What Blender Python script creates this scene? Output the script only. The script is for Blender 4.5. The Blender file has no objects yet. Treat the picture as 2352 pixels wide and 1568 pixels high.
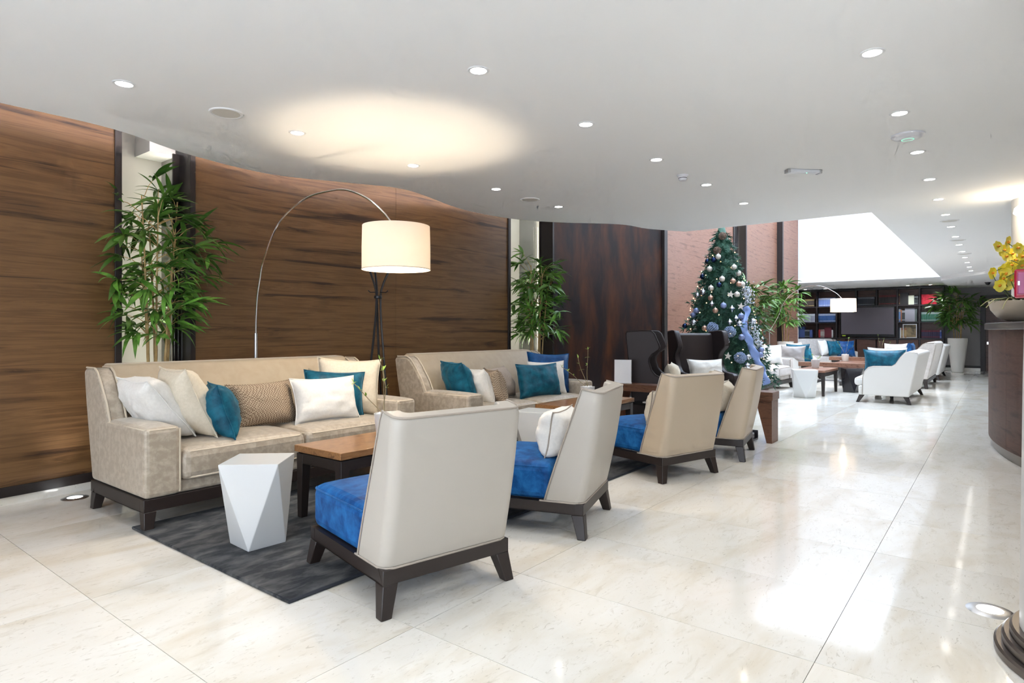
import bpy, bmesh, math, random
from mathutils import Vector, Matrix, noise

random.seed(7)
R = math.radians
SC = bpy.context.scene
COL = SC.collection

# ------------------------------------------------------------------ camera
# world X runs along the lounge, world Y runs towards the walnut wall, camera at the origin
FPX, HORIZON, EYE = 1428.0, 760.0, 1.2
HEAD = math.atan2(1117.0, FPX)                 # camera heading, from +X towards +Y
cam_d = bpy.data.cameras.new('camera')
cam = bpy.data.objects.new('camera', cam_d)
COL.objects.link(cam)
cam.location = (0, 0, EYE)
cam.rotation_euler = (R(90), 0, HEAD - R(90))
cam_d.sensor_width = 36.0
cam_d.lens = FPX / 2352.0 * 36.0
cam_d.shift_y = (HORIZON - 784.0) / 2352.0
cam_d.clip_start = 0.05
SC.camera = cam

# ------------------------------------------------------------------ world, exposure
world = bpy.data.worlds.new('overcast_sky')
SC.world = world
world.use_nodes = True
bgn = world.node_tree.nodes['Background']
bgn.inputs[0].default_value = (0.78, 0.87, 1.0, 1)
bgn.inputs[1].default_value = 4.4
SC.cycles.max_bounces, SC.cycles.diffuse_bounces, SC.cycles.glossy_bounces = 5, 4, 2
SC.cycles.transmission_bounces, SC.cycles.transparent_max_bounces = 3, 4
SC.cycles.use_adaptive_sampling, SC.cycles.adaptive_threshold = True, .13
SC.cycles.adaptive_min_samples = 14
SC.cycles.caustics_reflective = SC.cycles.caustics_refractive = False
SC.view_settings.view_transform = 'Standard'
SC.view_settings.look = 'None'
SC.view_settings.exposure = 0.48
SC.view_settings.gamma = 1.0
SC.view_settings.use_curve_mapping = False

DOWN_W, DOWN_COL = 15.5, (0.95, 0.975, 1.0)
LAMP_W, LAMP_COL = 36.0, (1.0, 0.82, 0.60)
COVE_W, COVE_COL = 10.0, (1.0, 0.72, 0.58)


def portal(loc, rot, sx, sy):
    l = bpy.data.lights.new('sky_portal', 'AREA')
    l.shape = 'RECTANGLE'
    l.size, l.size_y = sx, sy
    l.cycles.is_portal = True
    o = bpy.data.objects.new('sky_portal', l)
    o.location, o.rotation_euler = loc, rot
    COL.objects.link(o)


portal((-3.55, -.2, 1.2), (0, R(-90), 0), 2.2, 8.0)       # glazed front behind the camera

# ------------------------------------------------------------------ measuring helpers
cH, sH = math.cos(HEAD), math.sin(HEAD)


def cam2w(X, Y):
    return (cH * Y + sH * X, sH * Y - cH * X)


def at_z(x, y, z):
    d = FPX * (EYE - z) / (y - HORIZON)
    u, v = cam2w((x - 1176.0) / FPX * d, d)
    return Vector((u, v, z))


def ratio(x):
    t = (x - 1176.0) / FPX
    return cH + sH * t, sH - cH * t


def at_u(x, y, u):
    a, b = ratio(x)
    d = u / a
    return Vector((u, b * d, EYE - (y - HORIZON) * d / FPX))


# ------------------------------------------------------------------ mesh helpers
class MB:
    def __init__(s):
        s.v, s.f = [], []

    def add(s, vs, fs):
        n = len(s.v)
        s.v += [tuple(p) for p in vs]
        s.f += [tuple(i + n for i in f) for f in fs]
        return s

    def box(s, x0, x1, y0, y1, z0, z1):
        return s.add([(x0, y0, z0), (x1, y0, z0), (x1, y1, z0), (x0, y1, z0),
                      (x0, y0, z1), (x1, y0, z1), (x1, y1, z1), (x0, y1, z1)],
                     [(3, 2, 1, 0), (4, 5, 6, 7), (0, 1, 5, 4), (1, 2, 6, 5), (2, 3, 7, 6), (3, 0, 4, 7)])

    def frustum(s, c0, h0, c1, h1):
        """rectangular taper between two levels: c=(x,y,z) centre, h=(hx,hy)"""
        vs = []
        for c, h in ((c0, h0), (c1, h1)):
            for sx, sy in ((-1, -1), (1, -1), (1, 1), (-1, 1)):
                vs.append((c[0] + sx * h[0], c[1] + sy * h[1], c[2]))
        return s.add(vs, [(3, 2, 1, 0), (4, 5, 6, 7), (0, 1, 5, 4), (1, 2, 6, 5), (2, 3, 7, 6), (3, 0, 4, 7)])

    def prism(s, poly, x0, x1, axis='x'):
        """extrude a 2D polygon; axis x: poly=(y,z), y: poly=(x,z), z: poly=(x,y)"""
        n = len(poly)

        def m(p, t):
            return {'x': (t, p[0], p[1]), 'y': (p[0], t, p[1]), 'z': (p[0], p[1], t)}[axis]
        vs = [m(p, x0) for p in poly] + [m(p, x1) for p in poly]
        fs = [tuple(range(n)), tuple(range(2 * n - 1, n - 1, -1))]
        fs += [(i, (i + 1) % n + 0, (i + 1) % n + n, i + n) for i in range(n)]
        return s.add(vs, [tuple(reversed(f)) for f in fs])

    def lathe(s, prof, seg=32, c=(0, 0, 0), a0=0, a1=2 * math.pi):
        full = abs(a1 - a0 - 2 * math.pi) < 1e-6
        m = seg if full else seg + 1
        vs, fs = [], []
        for r, z in prof:
            for i in range(m):
                a = a0 + (a1 - a0) * i / seg
                vs.append((c[0] + r * math.cos(a), c[1] + r * math.sin(a), c[2] + z))
        for j in range(len(prof) - 1):
            for i in range(seg):
                k = (i + 1) % m
                fs.append((j * m + i, j * m + k, (j + 1) * m + k, (j + 1) * m + i))
        return s.add(vs, fs)

    def tube(s, pts, r, seg=8, closed=False, caps=True):
        pts = [Vector(p) for p in pts]
        n = len(pts)
        rs = r if isinstance(r, (list, tuple)) else [r] * n
        vs, fs = [], []
        ref = Vector((0, 0, 1))
        prev = None
        for i, p in enumerate(pts):
            a = pts[i - 1] if (i or closed) else pts[0]
            b = pts[(i + 1) % n] if (i < n - 1 or closed) else pts[-1]
            t = (b - a)
            if t.length < 1e-9:
                t = Vector((0, 0, 1))
            t.normalize()
            if prev is None:
                q = t.cross(ref)
                if q.length < 1e-3:
                    q = t.cross(Vector((1, 0, 0)))
                q.normalize()
            else:
                q = prev - t * prev.dot(t)
                if q.length < 1e-6:
                    q = t.orthogonal()
                q.normalize()
            prev = q
            w = t.cross(q)
            for k in range(seg):
                an = 2 * math.pi * k / seg
                vs.append(p + (q * math.cos(an) + w * math.sin(an)) * rs[i])
        m = n if closed else n - 1
        for i in range(m):
            for k in range(seg):
                fs.append((i * seg + k, i * seg + (k + 1) % seg,
                           ((i + 1) % n) * seg + (k + 1) % seg, ((i + 1) % n) * seg + k))
        if caps and not closed:
            fs.append(tuple(range(seg - 1, -1, -1)))
            fs.append(tuple((n - 1) * seg + k for k in range(seg)))
        return s.add(vs, fs)

    def ball(s, c, r, seg=12, rings=8, sq=(1, 1, 1)):
        prof = [(r * math.sin(math.pi * j / rings), -r * math.cos(math.pi * j / rings)) for j in range(rings + 1)]
        n = len(s.v)
        s.lathe(prof, seg)
        for i in range(n, len(s.v)):
            p = s.v[i]
            s.v[i] = (c[0] + p[0] * sq[0], c[1] + p[1] * sq[1], c[2] + p[2] * sq[2])
        return s

    def mesh(s, name, ang=40):
        me = bpy.data.meshes.new(name)
        me.from_pydata(s.v, [], s.f)
        bm = bmesh.new()
        bm.from_mesh(me)
        bmesh.ops.remove_doubles(bm, verts=bm.verts, dist=1e-5)
        bmesh.ops.recalc_face_normals(bm, faces=bm.faces)
        bm.to_mesh(me)
        bm.free()
        if ang:
            me.shade_smooth()
            me.set_sharp_from_angle(angle=R(ang))
        return me

    def build(s, name, mat, parent=None, bevel=0, seg=2, ang=40, loc=None, rot=None, label=None):
        return link(name, s.mesh(name, ang), mat, parent, bevel, seg, loc, rot, label)


def link(name, me, mat, parent=None, bevel=0, seg=2, loc=None, rot=None, label=None):
    o = bpy.data.objects.new(name, me)
    if mat and not me.materials:
        me.materials.append(mat)
    COL.objects.link(o)
    if parent:
        o.parent = parent
    if loc:
        o.location = loc
    if rot:
        o.rotation_euler = rot
    if bevel:
        b = o.modifiers.new('bevel', 'BEVEL')
        b.width, b.segments, b.limit_method, b.angle_limit = bevel, seg, 'ANGLE', R(35)
    if label:
        o['label'] = label
    return o


def tag(o, label, cat, group=None, kind=None):
    o['label'], o['category'] = label, cat
    if group:
        o['group'] = group
    if kind:
        o['kind'] = kind
    return o


def thing(name, label, cat, loc=(0, 0, 0), rz=0, group=None):
    o = bpy.data.objects.new(name, None)
    COL.objects.link(o)
    o.empty_display_size = 0.1
    o.location, o.rotation_euler = loc, (0, 0, rz)
    return tag(o, label, cat, group)


def structure(name, label):
    o = bpy.data.objects.new(name, None)
    COL.objects.link(o)
    o.empty_display_size = 0.1
    o['kind'], o['label'], o['category'] = 'structure', label, name.split('_')[0]
    return o


def sset(o, label, cat):
    o['kind'], o['label'], o['category'] = 'structure', label, cat
    return o


def copy_tree(o, parent=None):
    c = o.copy()
    COL.objects.link(c)
    c.parent = parent
    for ch in list(o.children):
        copy_tree(ch, c)
    return c


def catmull(P, n=8):
    P = [Vector(p) for p in P]
    out = []
    for i in range(len(P) - 1):
        p0, p1, p2, p3 = P[max(i - 1, 0)], P[i], P[i + 1], P[min(i + 2, len(P) - 1)]
        for k in range(n):
            t = k / n
            out.append(0.5 * ((2 * p1) + (p2 - p0) * t + (2 * p0 - 5 * p1 + 4 * p2 - p3) * t * t
                              + (3 * p1 - p0 - 3 * p2 + p3) * t ** 3))
    out.append(P[-1])
    return out


def soft_box(x0, x1, y0, y1, z0, z1, r=0.04, puff=0.0, n=10, wob=0.0, seed=0):
    """rounded, slightly inflated upholstery block"""
    mb = MB()
    c = Vector(((x0 + x1) / 2, (y0 + y1) / 2, (z0 + z1) / 2))
    h = Vector(((x1 - x0) / 2, (y1 - y0) / 2, (z1 - z0) / 2))
    r = min(r, h.x, h.y, h.z)

    def samples(hh):
        k = [-hh, -hh + r * .12, -hh + r * .4, -hh + r]
        inner = [-(hh - r) + 2 * (hh - r) * i / n for i in range(1, n)]
        return k + inner + [hh - r, hh - r * .4, hh - r * .12, hh]
    S = [samples(h.x), samples(h.y), samples(h.z)]
    for ax in range(3):
        a, b = [(1, 2), (2, 0), (0, 1)][ax]
        for sg in (-1, 1):
            A, B = S[a], S[b]
            vs, fs = [], []
            for i in A:
                for j in B:
                    p = Vector((0, 0, 0))
                    p[a], p[b], p[ax] = i, j, sg * h[ax]
                    q = Vector([max(-(h[k] - r), min(h[k] - r, p[k])) for k in range(3)])
                    dd = p - q
                    if dd.length > 1e-9:
                        p = q + dd.normalized() * r
                    e = (1 - (p.x / h.x) ** 2) * (1 - (p.y / h.y) ** 2)
                    if p.z > 0:
                        p.z += puff * max(e, 0) ** .6
                    if wob:
                        w = noise.noise((p + Vector((seed, 0, 0))) * 5)
                        p += p.normalized() * w * wob
                    vs.append(p + c)
            m = len(B)
            for i in range(len(A) - 1):
                for j in range(m - 1):
                    f = (i * m + j, (i + 1) * m + j, (i + 1) * m + j + 1, i * m + j + 1)
                    fs.append(f if sg > 0 else tuple(reversed(f)))
            mb.add(vs, fs)
    return mb


# ------------------------------------------------------------------ materials
def mat(name, col=(.8, .8, .8), rough=.5, metal=0, sheen=0, spec=.5, coat=0, emit=None, estr=0, sheentint=None):
    m = bpy.data.materials.new(name)
    m.use_nodes = True
    b = m.node_tree.nodes['Principled BSDF']
    b.inputs['Base Color'].default_value = (*col, 1)
    b.inputs['Roughness'].default_value = rough
    b.inputs['Metallic'].default_value = metal
    b.inputs['Specular IOR Level'].default_value = spec
    b.inputs['Coat Weight'].default_value = coat
    if sheen:
        b.inputs['Sheen Weight'].default_value = sheen
        b.inputs['Sheen Roughness'].default_value = .35
        if sheentint:
            b.inputs['Sheen Tint'].default_value = (*sheentint, 1)
    if emit:
        b.inputs['Emission Color'].default_value = (*emit, 1)
        b.inputs['Emission Strength'].default_value = estr
    return m


def nodes(m):
    t = m.node_tree
    return t, t.nodes['Principled BSDF'], lambda k, **kw: mk(t, k, **kw)


def mk(t, kind, **kw):
    n = t.nodes.new(kind)
    for k, v in kw.items():
        if k in n.inputs:
            n.inputs[k].default_value = v
        else:
            setattr(n, k, v)
    return n


def ramp(t, fac, stops):
    n = t.nodes.new('ShaderNodeValToRGB')
    e = n.color_ramp.elements
    while len(e) < len(stops):
        e.new(0.5)
    for el, (p, c) in zip(e, stops):
        el.position = p
        el.color = (*c, 1)
    t.links.new(fac, n.inputs[0])
    return n.outputs[0]


def coords(t, scale, loc=(0, 0, 0), rot=(0, 0, 0), kind='Object'):
    tc = t.nodes.new('ShaderNodeTexCoord')
    mp = t.nodes.new('ShaderNodeMapping')
    mp.inputs['Scale'].default_value = scale
    mp.inputs['Location'].default_value = loc
    mp.inputs['Rotation'].default_value = rot
    t.links.new(tc.outputs[kind], mp.inputs[0])
    return mp.outputs[0]


def bump(t, b, h, strength=.2, dist=.01):
    n = t.nodes.new('ShaderNodeBump')
    n.inputs['Strength'].default_value = strength
    n.inputs['Distance'].default_value = dist
    t.links.new(h, n.inputs['Height'])
    t.links.new(n.outputs[0], b.inputs['Normal'])


def walnut(name, dark, mid, light, sc=(.45, .45, 5.5), rough=.38, dist=1.2, figure=.10):
    m = mat(name, rough=rough)
    t, b, N = nodes(m)
    vec = coords(t, sc)
    n1 = N('ShaderNodeTexNoise', Scale=1.6, Detail=2.0, Distortion=dist)
    t.links.new(vec, n1.inputs['Vector'])
    wv = N('ShaderNodeTexNoise', Scale=4.0, Detail=7.0, Roughness=.6, Distortion=.9)
    mx = t.nodes.new('ShaderNodeVectorMath')
    mx.operation = 'MULTIPLY_ADD'
    t.links.new(n1.outputs['Color'], mx.inputs[0])
    mx.inputs[1].default_value = (0, 0, .9)
    t.links.new(vec, mx.inputs[2])
    t.links.new(mx.outputs[0], wv.inputs['Vector'])
    # fine pores
    v2 = coords(t, (sc[0] * 6, sc[1] * 6, sc[2] * 16))
    n3 = N('ShaderNodeTexNoise', Scale=3.0, Detail=2.0)
    t.links.new(v2, n3.inputs['Vector'])
    add = t.nodes.new('ShaderNodeMath')
    add.operation = 'MULTIPLY_ADD'
    t.links.new(n3.outputs[0], add.inputs[0])
    add.inputs[1].default_value = .18
    t.links.new(wv.outputs[0], add.inputs[2])
    wf = N('ShaderNodeTexWave', wave_type='BANDS', bands_direction='Z', Scale=.62, Distortion=7.5, Detail=3.0)
    wf.inputs['Detail Scale'].default_value = .9
    wf.inputs['Detail Roughness'].default_value = .55
    t.links.new(vec, wf.inputs['Vector'])
    wr = t.nodes.new('ShaderNodeMapRange')
    wr.inputs['From Min'].default_value, wr.inputs['From Max'].default_value = 0, .28
    wr.inputs['To Min'].default_value, wr.inputs['To Max'].default_value = -figure, .02
    t.links.new(wf.outputs[1], wr.inputs[0])
    ad2 = t.nodes.new('ShaderNodeMath')
    t.links.new(add.outputs[0], ad2.inputs[0])
    t.links.new(wr.outputs[0], ad2.inputs[1])
    c = ramp(t, ad2.outputs[0], [(.38, dark), (.47, mid), (.60, light), (.72, mid), (.82, light)])
    t.links.new(c, b.inputs['Base Color'])
    return m


def mottled(name, c0, c1, scale=8, rough=.6, sheen=0, lo=.35, hi=.65, metal=0, bmp=0, detail=4, stint=None, spec=.5, sc=(1, 1, 1)):
    m = mat(name, c0, rough, metal, sheen, spec, sheentint=stint)
    t, b, N = nodes(m)
    n = N('ShaderNodeTexNoise', Scale=scale, Detail=float(detail), Roughness=.6, Distortion=.3)
    t.links.new(coords(t, sc), n.inputs['Vector'])
    t.links.new(ramp(t, n.outputs[0], [(lo, c0), (hi, c1)]), b.inputs['Base Color'])
    if bmp:
        bump(t, b, n.outputs[0], bmp)
    return m


def weave(name, c0, c1, scale, rough=.85, bmp=.25):
    m = mat(name, c0, rough)
    t, b, N = nodes(m)
    ch = N('ShaderNodeTexChecker', Scale=scale)
    t.links.new(coords(t, (1, 1, 1)), ch.inputs['Vector'])
    ch.inputs['Color1'].default_value = (*c0, 1)
    ch.inputs['Color2'].default_value = (*c1, 1)
    t.links.new(ch.outputs[0], b.inputs['Base Color'])
    bump(t, b, ch.outputs[1], bmp, .003)
    return m


M = {}
M['white_paint'] = mat('white_paint', (.82, .82, .81), .7)
M['ceiling_paint'] = mat('ceiling_paint', (.90, .90, .895), .8)
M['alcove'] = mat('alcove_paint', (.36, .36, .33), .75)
M['grey_wall'] = mat('grey_wall', (.26, .25, .255), .7)
M['walnut_wall'] = walnut('walnut_wall', (.036, .016, .007), (.112, .053, .019), (.175, .090, .034), sc=(.16, .16, 3.0), rough=.42, dist=2.0)
M['walnut_far'] = walnut('walnut_skylit_tint', (.14, .062, .04), (.21, .097, .062), (.27, .135, .088), rough=.45, sc=(.5, .5, 5))  # pinkish light on the far panels is mixed into this veneer colour
M['walnut_top'] = walnut('walnut_top', (.10, .042, .015), (.22, .098, .034), (.34, .165, .062), sc=(1.2, 6, 6), rough=.3, dist=.6)
M['console_wood'] = walnut('console_wood', (.06, .025, .014), (.11, .047, .026), (.16, .072, .04), sc=(6, 1.0, 6), rough=.35)
M['far_top'] = walnut('reddish_table_top', (.12, .05, .03), (.2, .09, .055), (.28, .14, .09), sc=(1.2, 6, 6), rough=.3)
M['shelf_wood'] = walnut('shelf_back_wood', (.05, .022, .016), (.085, .038, .026), (.12, .055, .038), sc=(.6, .6, 4))
M['trim_dark'] = mat('trim_dark', (.016, .011, .010), .4)
M['dark_wood'] = mat('dark_wood', (.020, .013, .011), .38)
M['shelf_dark'] = mat('shelf_dark', (.022, .016, .018), .4)
M['rust'] = mottled('rust_panel', (.012, .007, .007), (.085, .026, .008), 2.6, .5, lo=.42, hi=.76, sc=(1, 1, .4), detail=9, spec=.12)
M['leather'] = mat('cream_leather', (.50, .41, .305), .42, spec=.45)
M['leather_grey'] = mat('stone_grey_leather', (.45, .415, .365), .42, spec=.45)
M['sofa'] = mottled('champagne_velvet', (.385, .305, .21), (.42, .34, .24), 9, .55, .6, stint=(1, .9, .75))
M['sofa_crush'] = mottled('crushed_champagne', (.36, .30, .23), (.47, .405, .325), 24, .42, .6, lo=.42, hi=.62, stint=(1, .93, .82), detail=6)
M['sofa_far'] = mottled('pale_taupe_fabric', (.45, .41, .38), (.55, .51, .48), 16, .7, .4)
M['sofa_white'] = mat('ivory_fabric', (.68, .66, .63), .8, sheen=.2)
M['pipe'] = mat('piping', (.56, .48, .37), .5)
M['pipe_grey'] = mat('piping_grey', (.36, .31, .26), .6)
M['blue'] = mottled('royal_blue_velvet', (.003, .040, .16), (.018, .15, .42), 13, .5, .15, lo=.35, hi=.72, stint=(.2, .5, 1), detail=5, spec=.15)  # lighter mottle also paints highlights of the crushed pile
M['teal'] = mottled('teal_velvet', (.003, .050, .090), (.010, .15, .23), 11, .45, .18, lo=.38, hi=.72, stint=(.2, .7, 1), detail=5, spec=.25)
M['deepblue'] = mottled('deep_blue_velvet', (.004, .036, .14), (.010, .105, .30), 9, .45, .18, lo=.36, hi=.72, stint=(.2, .6, 1), spec=.25)
M['white_linen'] = mottled('white_linen', (.72, .70, .66), (.78, .76, .72), 60, .85, bmp=.08)
M['cream_linen'] = mottled('cream_linen', (.62, .55, .43), (.68, .61, .49), 60, .85, bmp=.08)
M['check'] = weave('brown_check_weave', (.42, .34, .25), (.17, .115, .075), 95)
M['stripe'] = weave('taupe_weave', (.42, .36, .31), (.30, .25, .21), 120)
M['grey_pillow'] = mat('grey_satin', (.33, .30, .29), .5, sheen=.3)
M['lacquer'] = mat('white_lacquer', (.62, .625, .62), .3)
M['black_lacquer'] = mat('black_lacquer', (.015, .014, .018), .12)
M['rug'] = mottled('charcoal_rug', (.008, .010, .014), (.105, .104, .102), 7.0, .95, .1, lo=.42, hi=.70, bmp=.3, detail=9, sc=(.8, 1.7, 1))
M['chrome'] = mat('chrome', (.8, .8, .8), .12, 1)
M['steel'] = mat('brushed_steel', (.55, .55, .56), .35, 1)
M['black_metal'] = mat('black_metal', (.012, .012, .014), .35)
M['cane'] = mottled('bamboo_cane', (.34, .22, .08), (.52, .36, .16), 12, .5)
M['ceramic'] = mat('white_ceramic', (.78, .75, .69), .3)
M['pebble'] = mat('white_pebble', (.80, .80, .80), .6)
M['soil'] = mat('soil', (.05, .035, .025), .9)
M['black_leather'] = mat('dark_brown_leather', (.030, .021, .021), .45, spec=.3)
M['tv'] = mat('tv_screen', (.11, .095, .118), .4)  # screen colour raised to carry the glare on it
M['tv_frame'] = mat('tv_frame', (.008, .008, .010), .25)
M['counter_wood'] = walnut('counter_wood', (.035, .013, .008), (.065, .026, .017), (.09, .04, .027), sc=(.5, .5, 3), rough=.45)
M['counter_wood'].node_tree.nodes['Principled BSDF'].inputs['Specular IOR Level'].default_value = .15
M['counter_dark'] = mat('counter_dark', (.03, .026, .03), .3)
M['bronze'] = mat('dark_bronze', (.16, .135, .12), .3, .8)
M['column'] = mat('column_paint', (.60, .59, .58), .5)
M['red'] = mat('red_enamel', (.34, .006, .03), .3)
M['bowl'] = mat('sand_bowl', (.50, .42, .32), .45)
M['petal'] = mottled('yellow_petal', (.80, .68, .02), (.90, .82, .22), 10, .5)
M['lip'] = mat('orange_lip', (.75, .28, .01), .5)
M['green'] = mottled('glossy_green', (.03, .075, .015), (.10, .16, .03), 8, .35)
M['twig'] = mat('twig', (.22, .17, .09), .8)
M['twigleaf'] = mat('twig_leaf', (.26, .40, .06), .5)
M['card'] = mat('white_card', (.78, .77, .78), .6)
M['brown_tray'] = mat('black_glass', (.01, .01, .012), .08)
M['lens'] = mat('downlight_lens', (1, 1, 1), .5, emit=(1, .97, .93), estr=18)
M['lens_floor'] = mat('uplight_lens', (1, 1, 1), .5, emit=(.95, .98, 1), estr=14)
M['skylight'] = mat('frosted_skylight', (.8, .8, .8), .6, emit=(.66, .80, 1.0), estr=4.0)
M['ring'] = mat('white_ring', (.80, .80, .80), .5)
M['speaker'] = mat('speaker_mesh', (.62, .60, .55), .8)
M['plastic'] = mat('white_plastic', (.75, .75, .78), .4)
M['led_white'] = mat('led_strip', (1, 1, 1), .5, emit=(1, .94, .80), estr=26)
M['led_warm'] = mat('cove_led', (1, 1, 1), .5, emit=(1, .70, .55), estr=28)
M['glass_glow'] = mat('opal_glass', (1, 1, 1), .4, emit=(1, .88, .70), estr=7)


def leaf_mat(name, c0, c1):
    m = mottled(name, c0, c1, 3, .45)
    t, b, N = nodes(m)
    oi = t.nodes.new('ShaderNodeObjectInfo')
    hs = t.nodes.new('ShaderNodeHueSaturation')
    mr = t.nodes.new('ShaderNodeMapRange')
    mr.inputs['To Min'].default_value, mr.inputs['To Max'].default_value = .55, 1.5
    t.links.new(oi.outputs['Random'], mr.inputs[0])
    src = b.inputs['Base Color'].links[0].from_socket
    t.links.new(src, hs.inputs['Color'])
    t.links.new(mr.outputs[0], hs.inputs['Value'])
    t.links.new(hs.outputs[0], b.inputs['Base Color'])
    return m


M['leaf'] = leaf_mat('bamboo_leaf', (.05, .15, .02), (.14, .31, .04))
M['pine'] = mottled('pine_needle', (.016, .068, .046), (.05, .15, .095), 6, .6)


def shade_mat():
    m = bpy.data.materials.new('shade_fabric')
    m.use_nodes = True
    t = m.node_tree
    t.nodes.clear()
    o = t.nodes.new('ShaderNodeOutputMaterial')
    d = mk(t, 'ShaderNodeBsdfDiffuse', Color=(.85, .80, .74, 1))
    tr = mk(t, 'ShaderNodeBsdfTranslucent', Color=(.95, .86, .76, 1))
    mx = mk(t, 'ShaderNodeMixShader', Fac=.42)
    t.links.new(d.outputs[0], mx.inputs[1])
    t.links.new(tr.outputs[0], mx.inputs[2])
    t.links.new(mx.outputs[0], o.inputs[0])
    return m


M['shade'] = shade_mat()


def marble_mat():
    m = mat('cream_marble', (.7, .65, .56), .12, spec=.36)
    t, b, N = nodes(m)
    geo = t.nodes.new('ShaderNodeNewGeometry')
    oi = t.nodes.new('ShaderNodeObjectInfo')
    off = t.nodes.new('ShaderNodeVectorMath')
    off.operation = 'SCALE'
    cmb = t.nodes.new('ShaderNodeCombineXYZ')
    for i in range(3):
        t.links.new(oi.outputs['Random'], cmb.inputs[i])
    t.links.new(cmb.outputs[0], off.inputs[0])
    off.inputs['Scale'].default_value = 37.0
    ad = t.nodes.new('ShaderNodeVectorMath')
    t.links.new(geo.outputs['Position'], ad.inputs[0])
    t.links.new(off.outputs[0], ad.inputs[1])
    mp = t.nodes.new('ShaderNodeMapping')
    mp.inputs['Scale'].default_value = (1.0, 2.6, 1)
    mp.inputs['Rotation'].default_value = (0, 0, R(12))
    t.links.new(ad.outputs[0], mp.inputs[0])
    n1 = N('ShaderNodeTexNoise', Scale=1.3, Detail=8.0, Roughness=.6, Distortion=.8)
    t.links.new(mp.outputs[0], n1.inputs['Vector'])
    c1 = ramp(t, n1.outputs[0], [(.30, (.71, .645, .535)), (.5, (.79, .755, .685)), (.7, (.83, .805, .755))])
    n2 = N('ShaderNodeTexNoise', Scale=7.0, Detail=7.0, Roughness=.68, Distortion=1.4)
    t.links.new(mp.outputs[0], n2.inputs['Vector'])
    c2 = ramp(t, n2.outputs[0], [(.56, (0, 0, 0)), (.66, (1, 1, 1))])
    n3 = N('ShaderNodeTexNoise', Scale=18.0, Detail=3.0, Roughness=.5, Distortion=2.0)
    t.links.new(mp.outputs[0], n3.inputs['Vector'])
    c3 = ramp(t, n3.outputs[0], [(.64, (0, 0, 0)), (.70, (1, 1, 1))])
    m1 = N('ShaderNodeMix', data_type='RGBA')
    m1.inputs[7].default_value = (.56, .50, .40, 1)
    sc = t.nodes.new('ShaderNodeMath')
    sc.operation = 'MULTIPLY'
    sc.inputs[1].default_value = .35
    t.links.new(c2, sc.inputs[0])
    t.links.new(sc.outputs[0], m1.inputs[0])
    t.links.new(c1, m1.inputs[6])
    m2 = N('ShaderNodeMix', data_type='RGBA')
    m2.inputs[7].default_value = (.42, .37, .29, 1)
    s2 = t.nodes.new('ShaderNodeMath')
    s2.operation = 'MULTIPLY'
    s2.inputs[1].default_value = .45
    t.links.new(c3, s2.inputs[0])
    t.links.new(s2.outputs[0], m2.inputs[0])
    t.links.new(m1.outputs[2], m2.inputs[6])
    hs = t.nodes.new('ShaderNodeHueSaturation')
    mr = t.nodes.new('ShaderNodeMapRange')
    mr.inputs['To Min'].default_value, mr.inputs['To Max'].default_value = .93, 1.05
    t.links.new(oi.outputs['Random'], mr.inputs[0])
    t.links.new(mr.outputs[0], hs.inputs['Value'])
    t.links.new(m2.outputs[2], hs.inputs['Color'])
    t.links.new(hs.outputs[0], b.inputs['Base Color'])
    rr = t.nodes.new('ShaderNodeMapRange')
    rr.inputs['To Min'].default_value, rr.inputs['To Max'].default_value = .05, .13
    t.links.new(n1.outputs[0], rr.inputs[0])
    t.links.new(rr.outputs[0], b.inputs['Roughness'])
    return m


M['marble'] = marble_mat()
M['grout'] = mat('grout', (.42, .38, .31), .8)

# ================================================================== THE SETTING
CEIL, UPPER, ROOF = 2.6, 3.3, 5.9
U0, U1, VR, VL = -3.6, 23.35, -4.6, 6.4

# ---- floor: marble tiles laid on a screed
floor = structure('floor', 'polished cream marble floor laid in large slabs')
MB().box(U0, U1, VR, VL, -.10, -.012).build('screed', M['grout'], floor, ang=0)
TU, TV = .71, 1.34
tile_me = MB().box(-TU / 2 + .0012, TU / 2 - .0012, -TV / 2 + .0012, TV / 2 - .0012, -.012, 0).mesh('tile', 0)
for k in range(-1, 31):
    for j in range(5):
        u, v = 1.03 + TU * (k + .5), -.815 + TV * (j + .5)
        link('tile', tile_me, M['marble'], floor, loc=(u, v, 0))
rest = MB()
rest.box(U0, 1.03 - TU, VR, VL, -.012, 0)
rest.box(1.03 - TU, U1, VR, -.815, -.012, 0)
rest.box(1.03 - TU, U1, -.815 + 5 * TV, VL, -.012, 0)
rest.box(1.03 + TU * 31, U1, -.815, -.815 + 5 * TV, -.012, 0)
o = rest.build('outer_paving', M['marble'], floor, ang=0)
o['kind'] = 'stuff'

# ---- ceiling with its wavy edge along the walnut wall and the skylight cut-out
edge_px = [(0, 236), (262, 297), (435, 355), (622, 400), (815, 421), (938, 437), (1060, 480),
           (1167, 501), (1270, 510), (1422, 515), (1487, 525)]
edge = [Vector((-3.6, 4.6, 0)), Vector((-1.6, 4.95, 0)), Vector((0, 4.85, 0))]
for x, y in edge_px:
    p = at_z(x, y, CEIL)
    edge.append(Vector((p.x, p.y, 0)))
edge.append(Vector((8.40, 3.48, 0)))
wave = [(p.x, p.y) for p in catmull(edge, 8)]
SKY_V, SKY_U = 1.18, 19.5
outline = wave + [(8.40, SKY_V), (SKY_U, SKY_V), (SKY_U, VL), (U1, VL), (U1, VR), (U0, VR)]
ceiling = structure('ceiling', 'white plaster ceiling with a wavy edge along the walnut wall')
MB().prism(outline, CEIL, CEIL + .14, 'z').build('ceiling_slab', M['ceiling_paint'], ceiling, ang=20)
MB().box(U0, 8.40, 3.2, VL, UPPER, UPPER + .1).build('upper_ceiling', M['ceiling_paint'], ceiling, ang=0)
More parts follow.
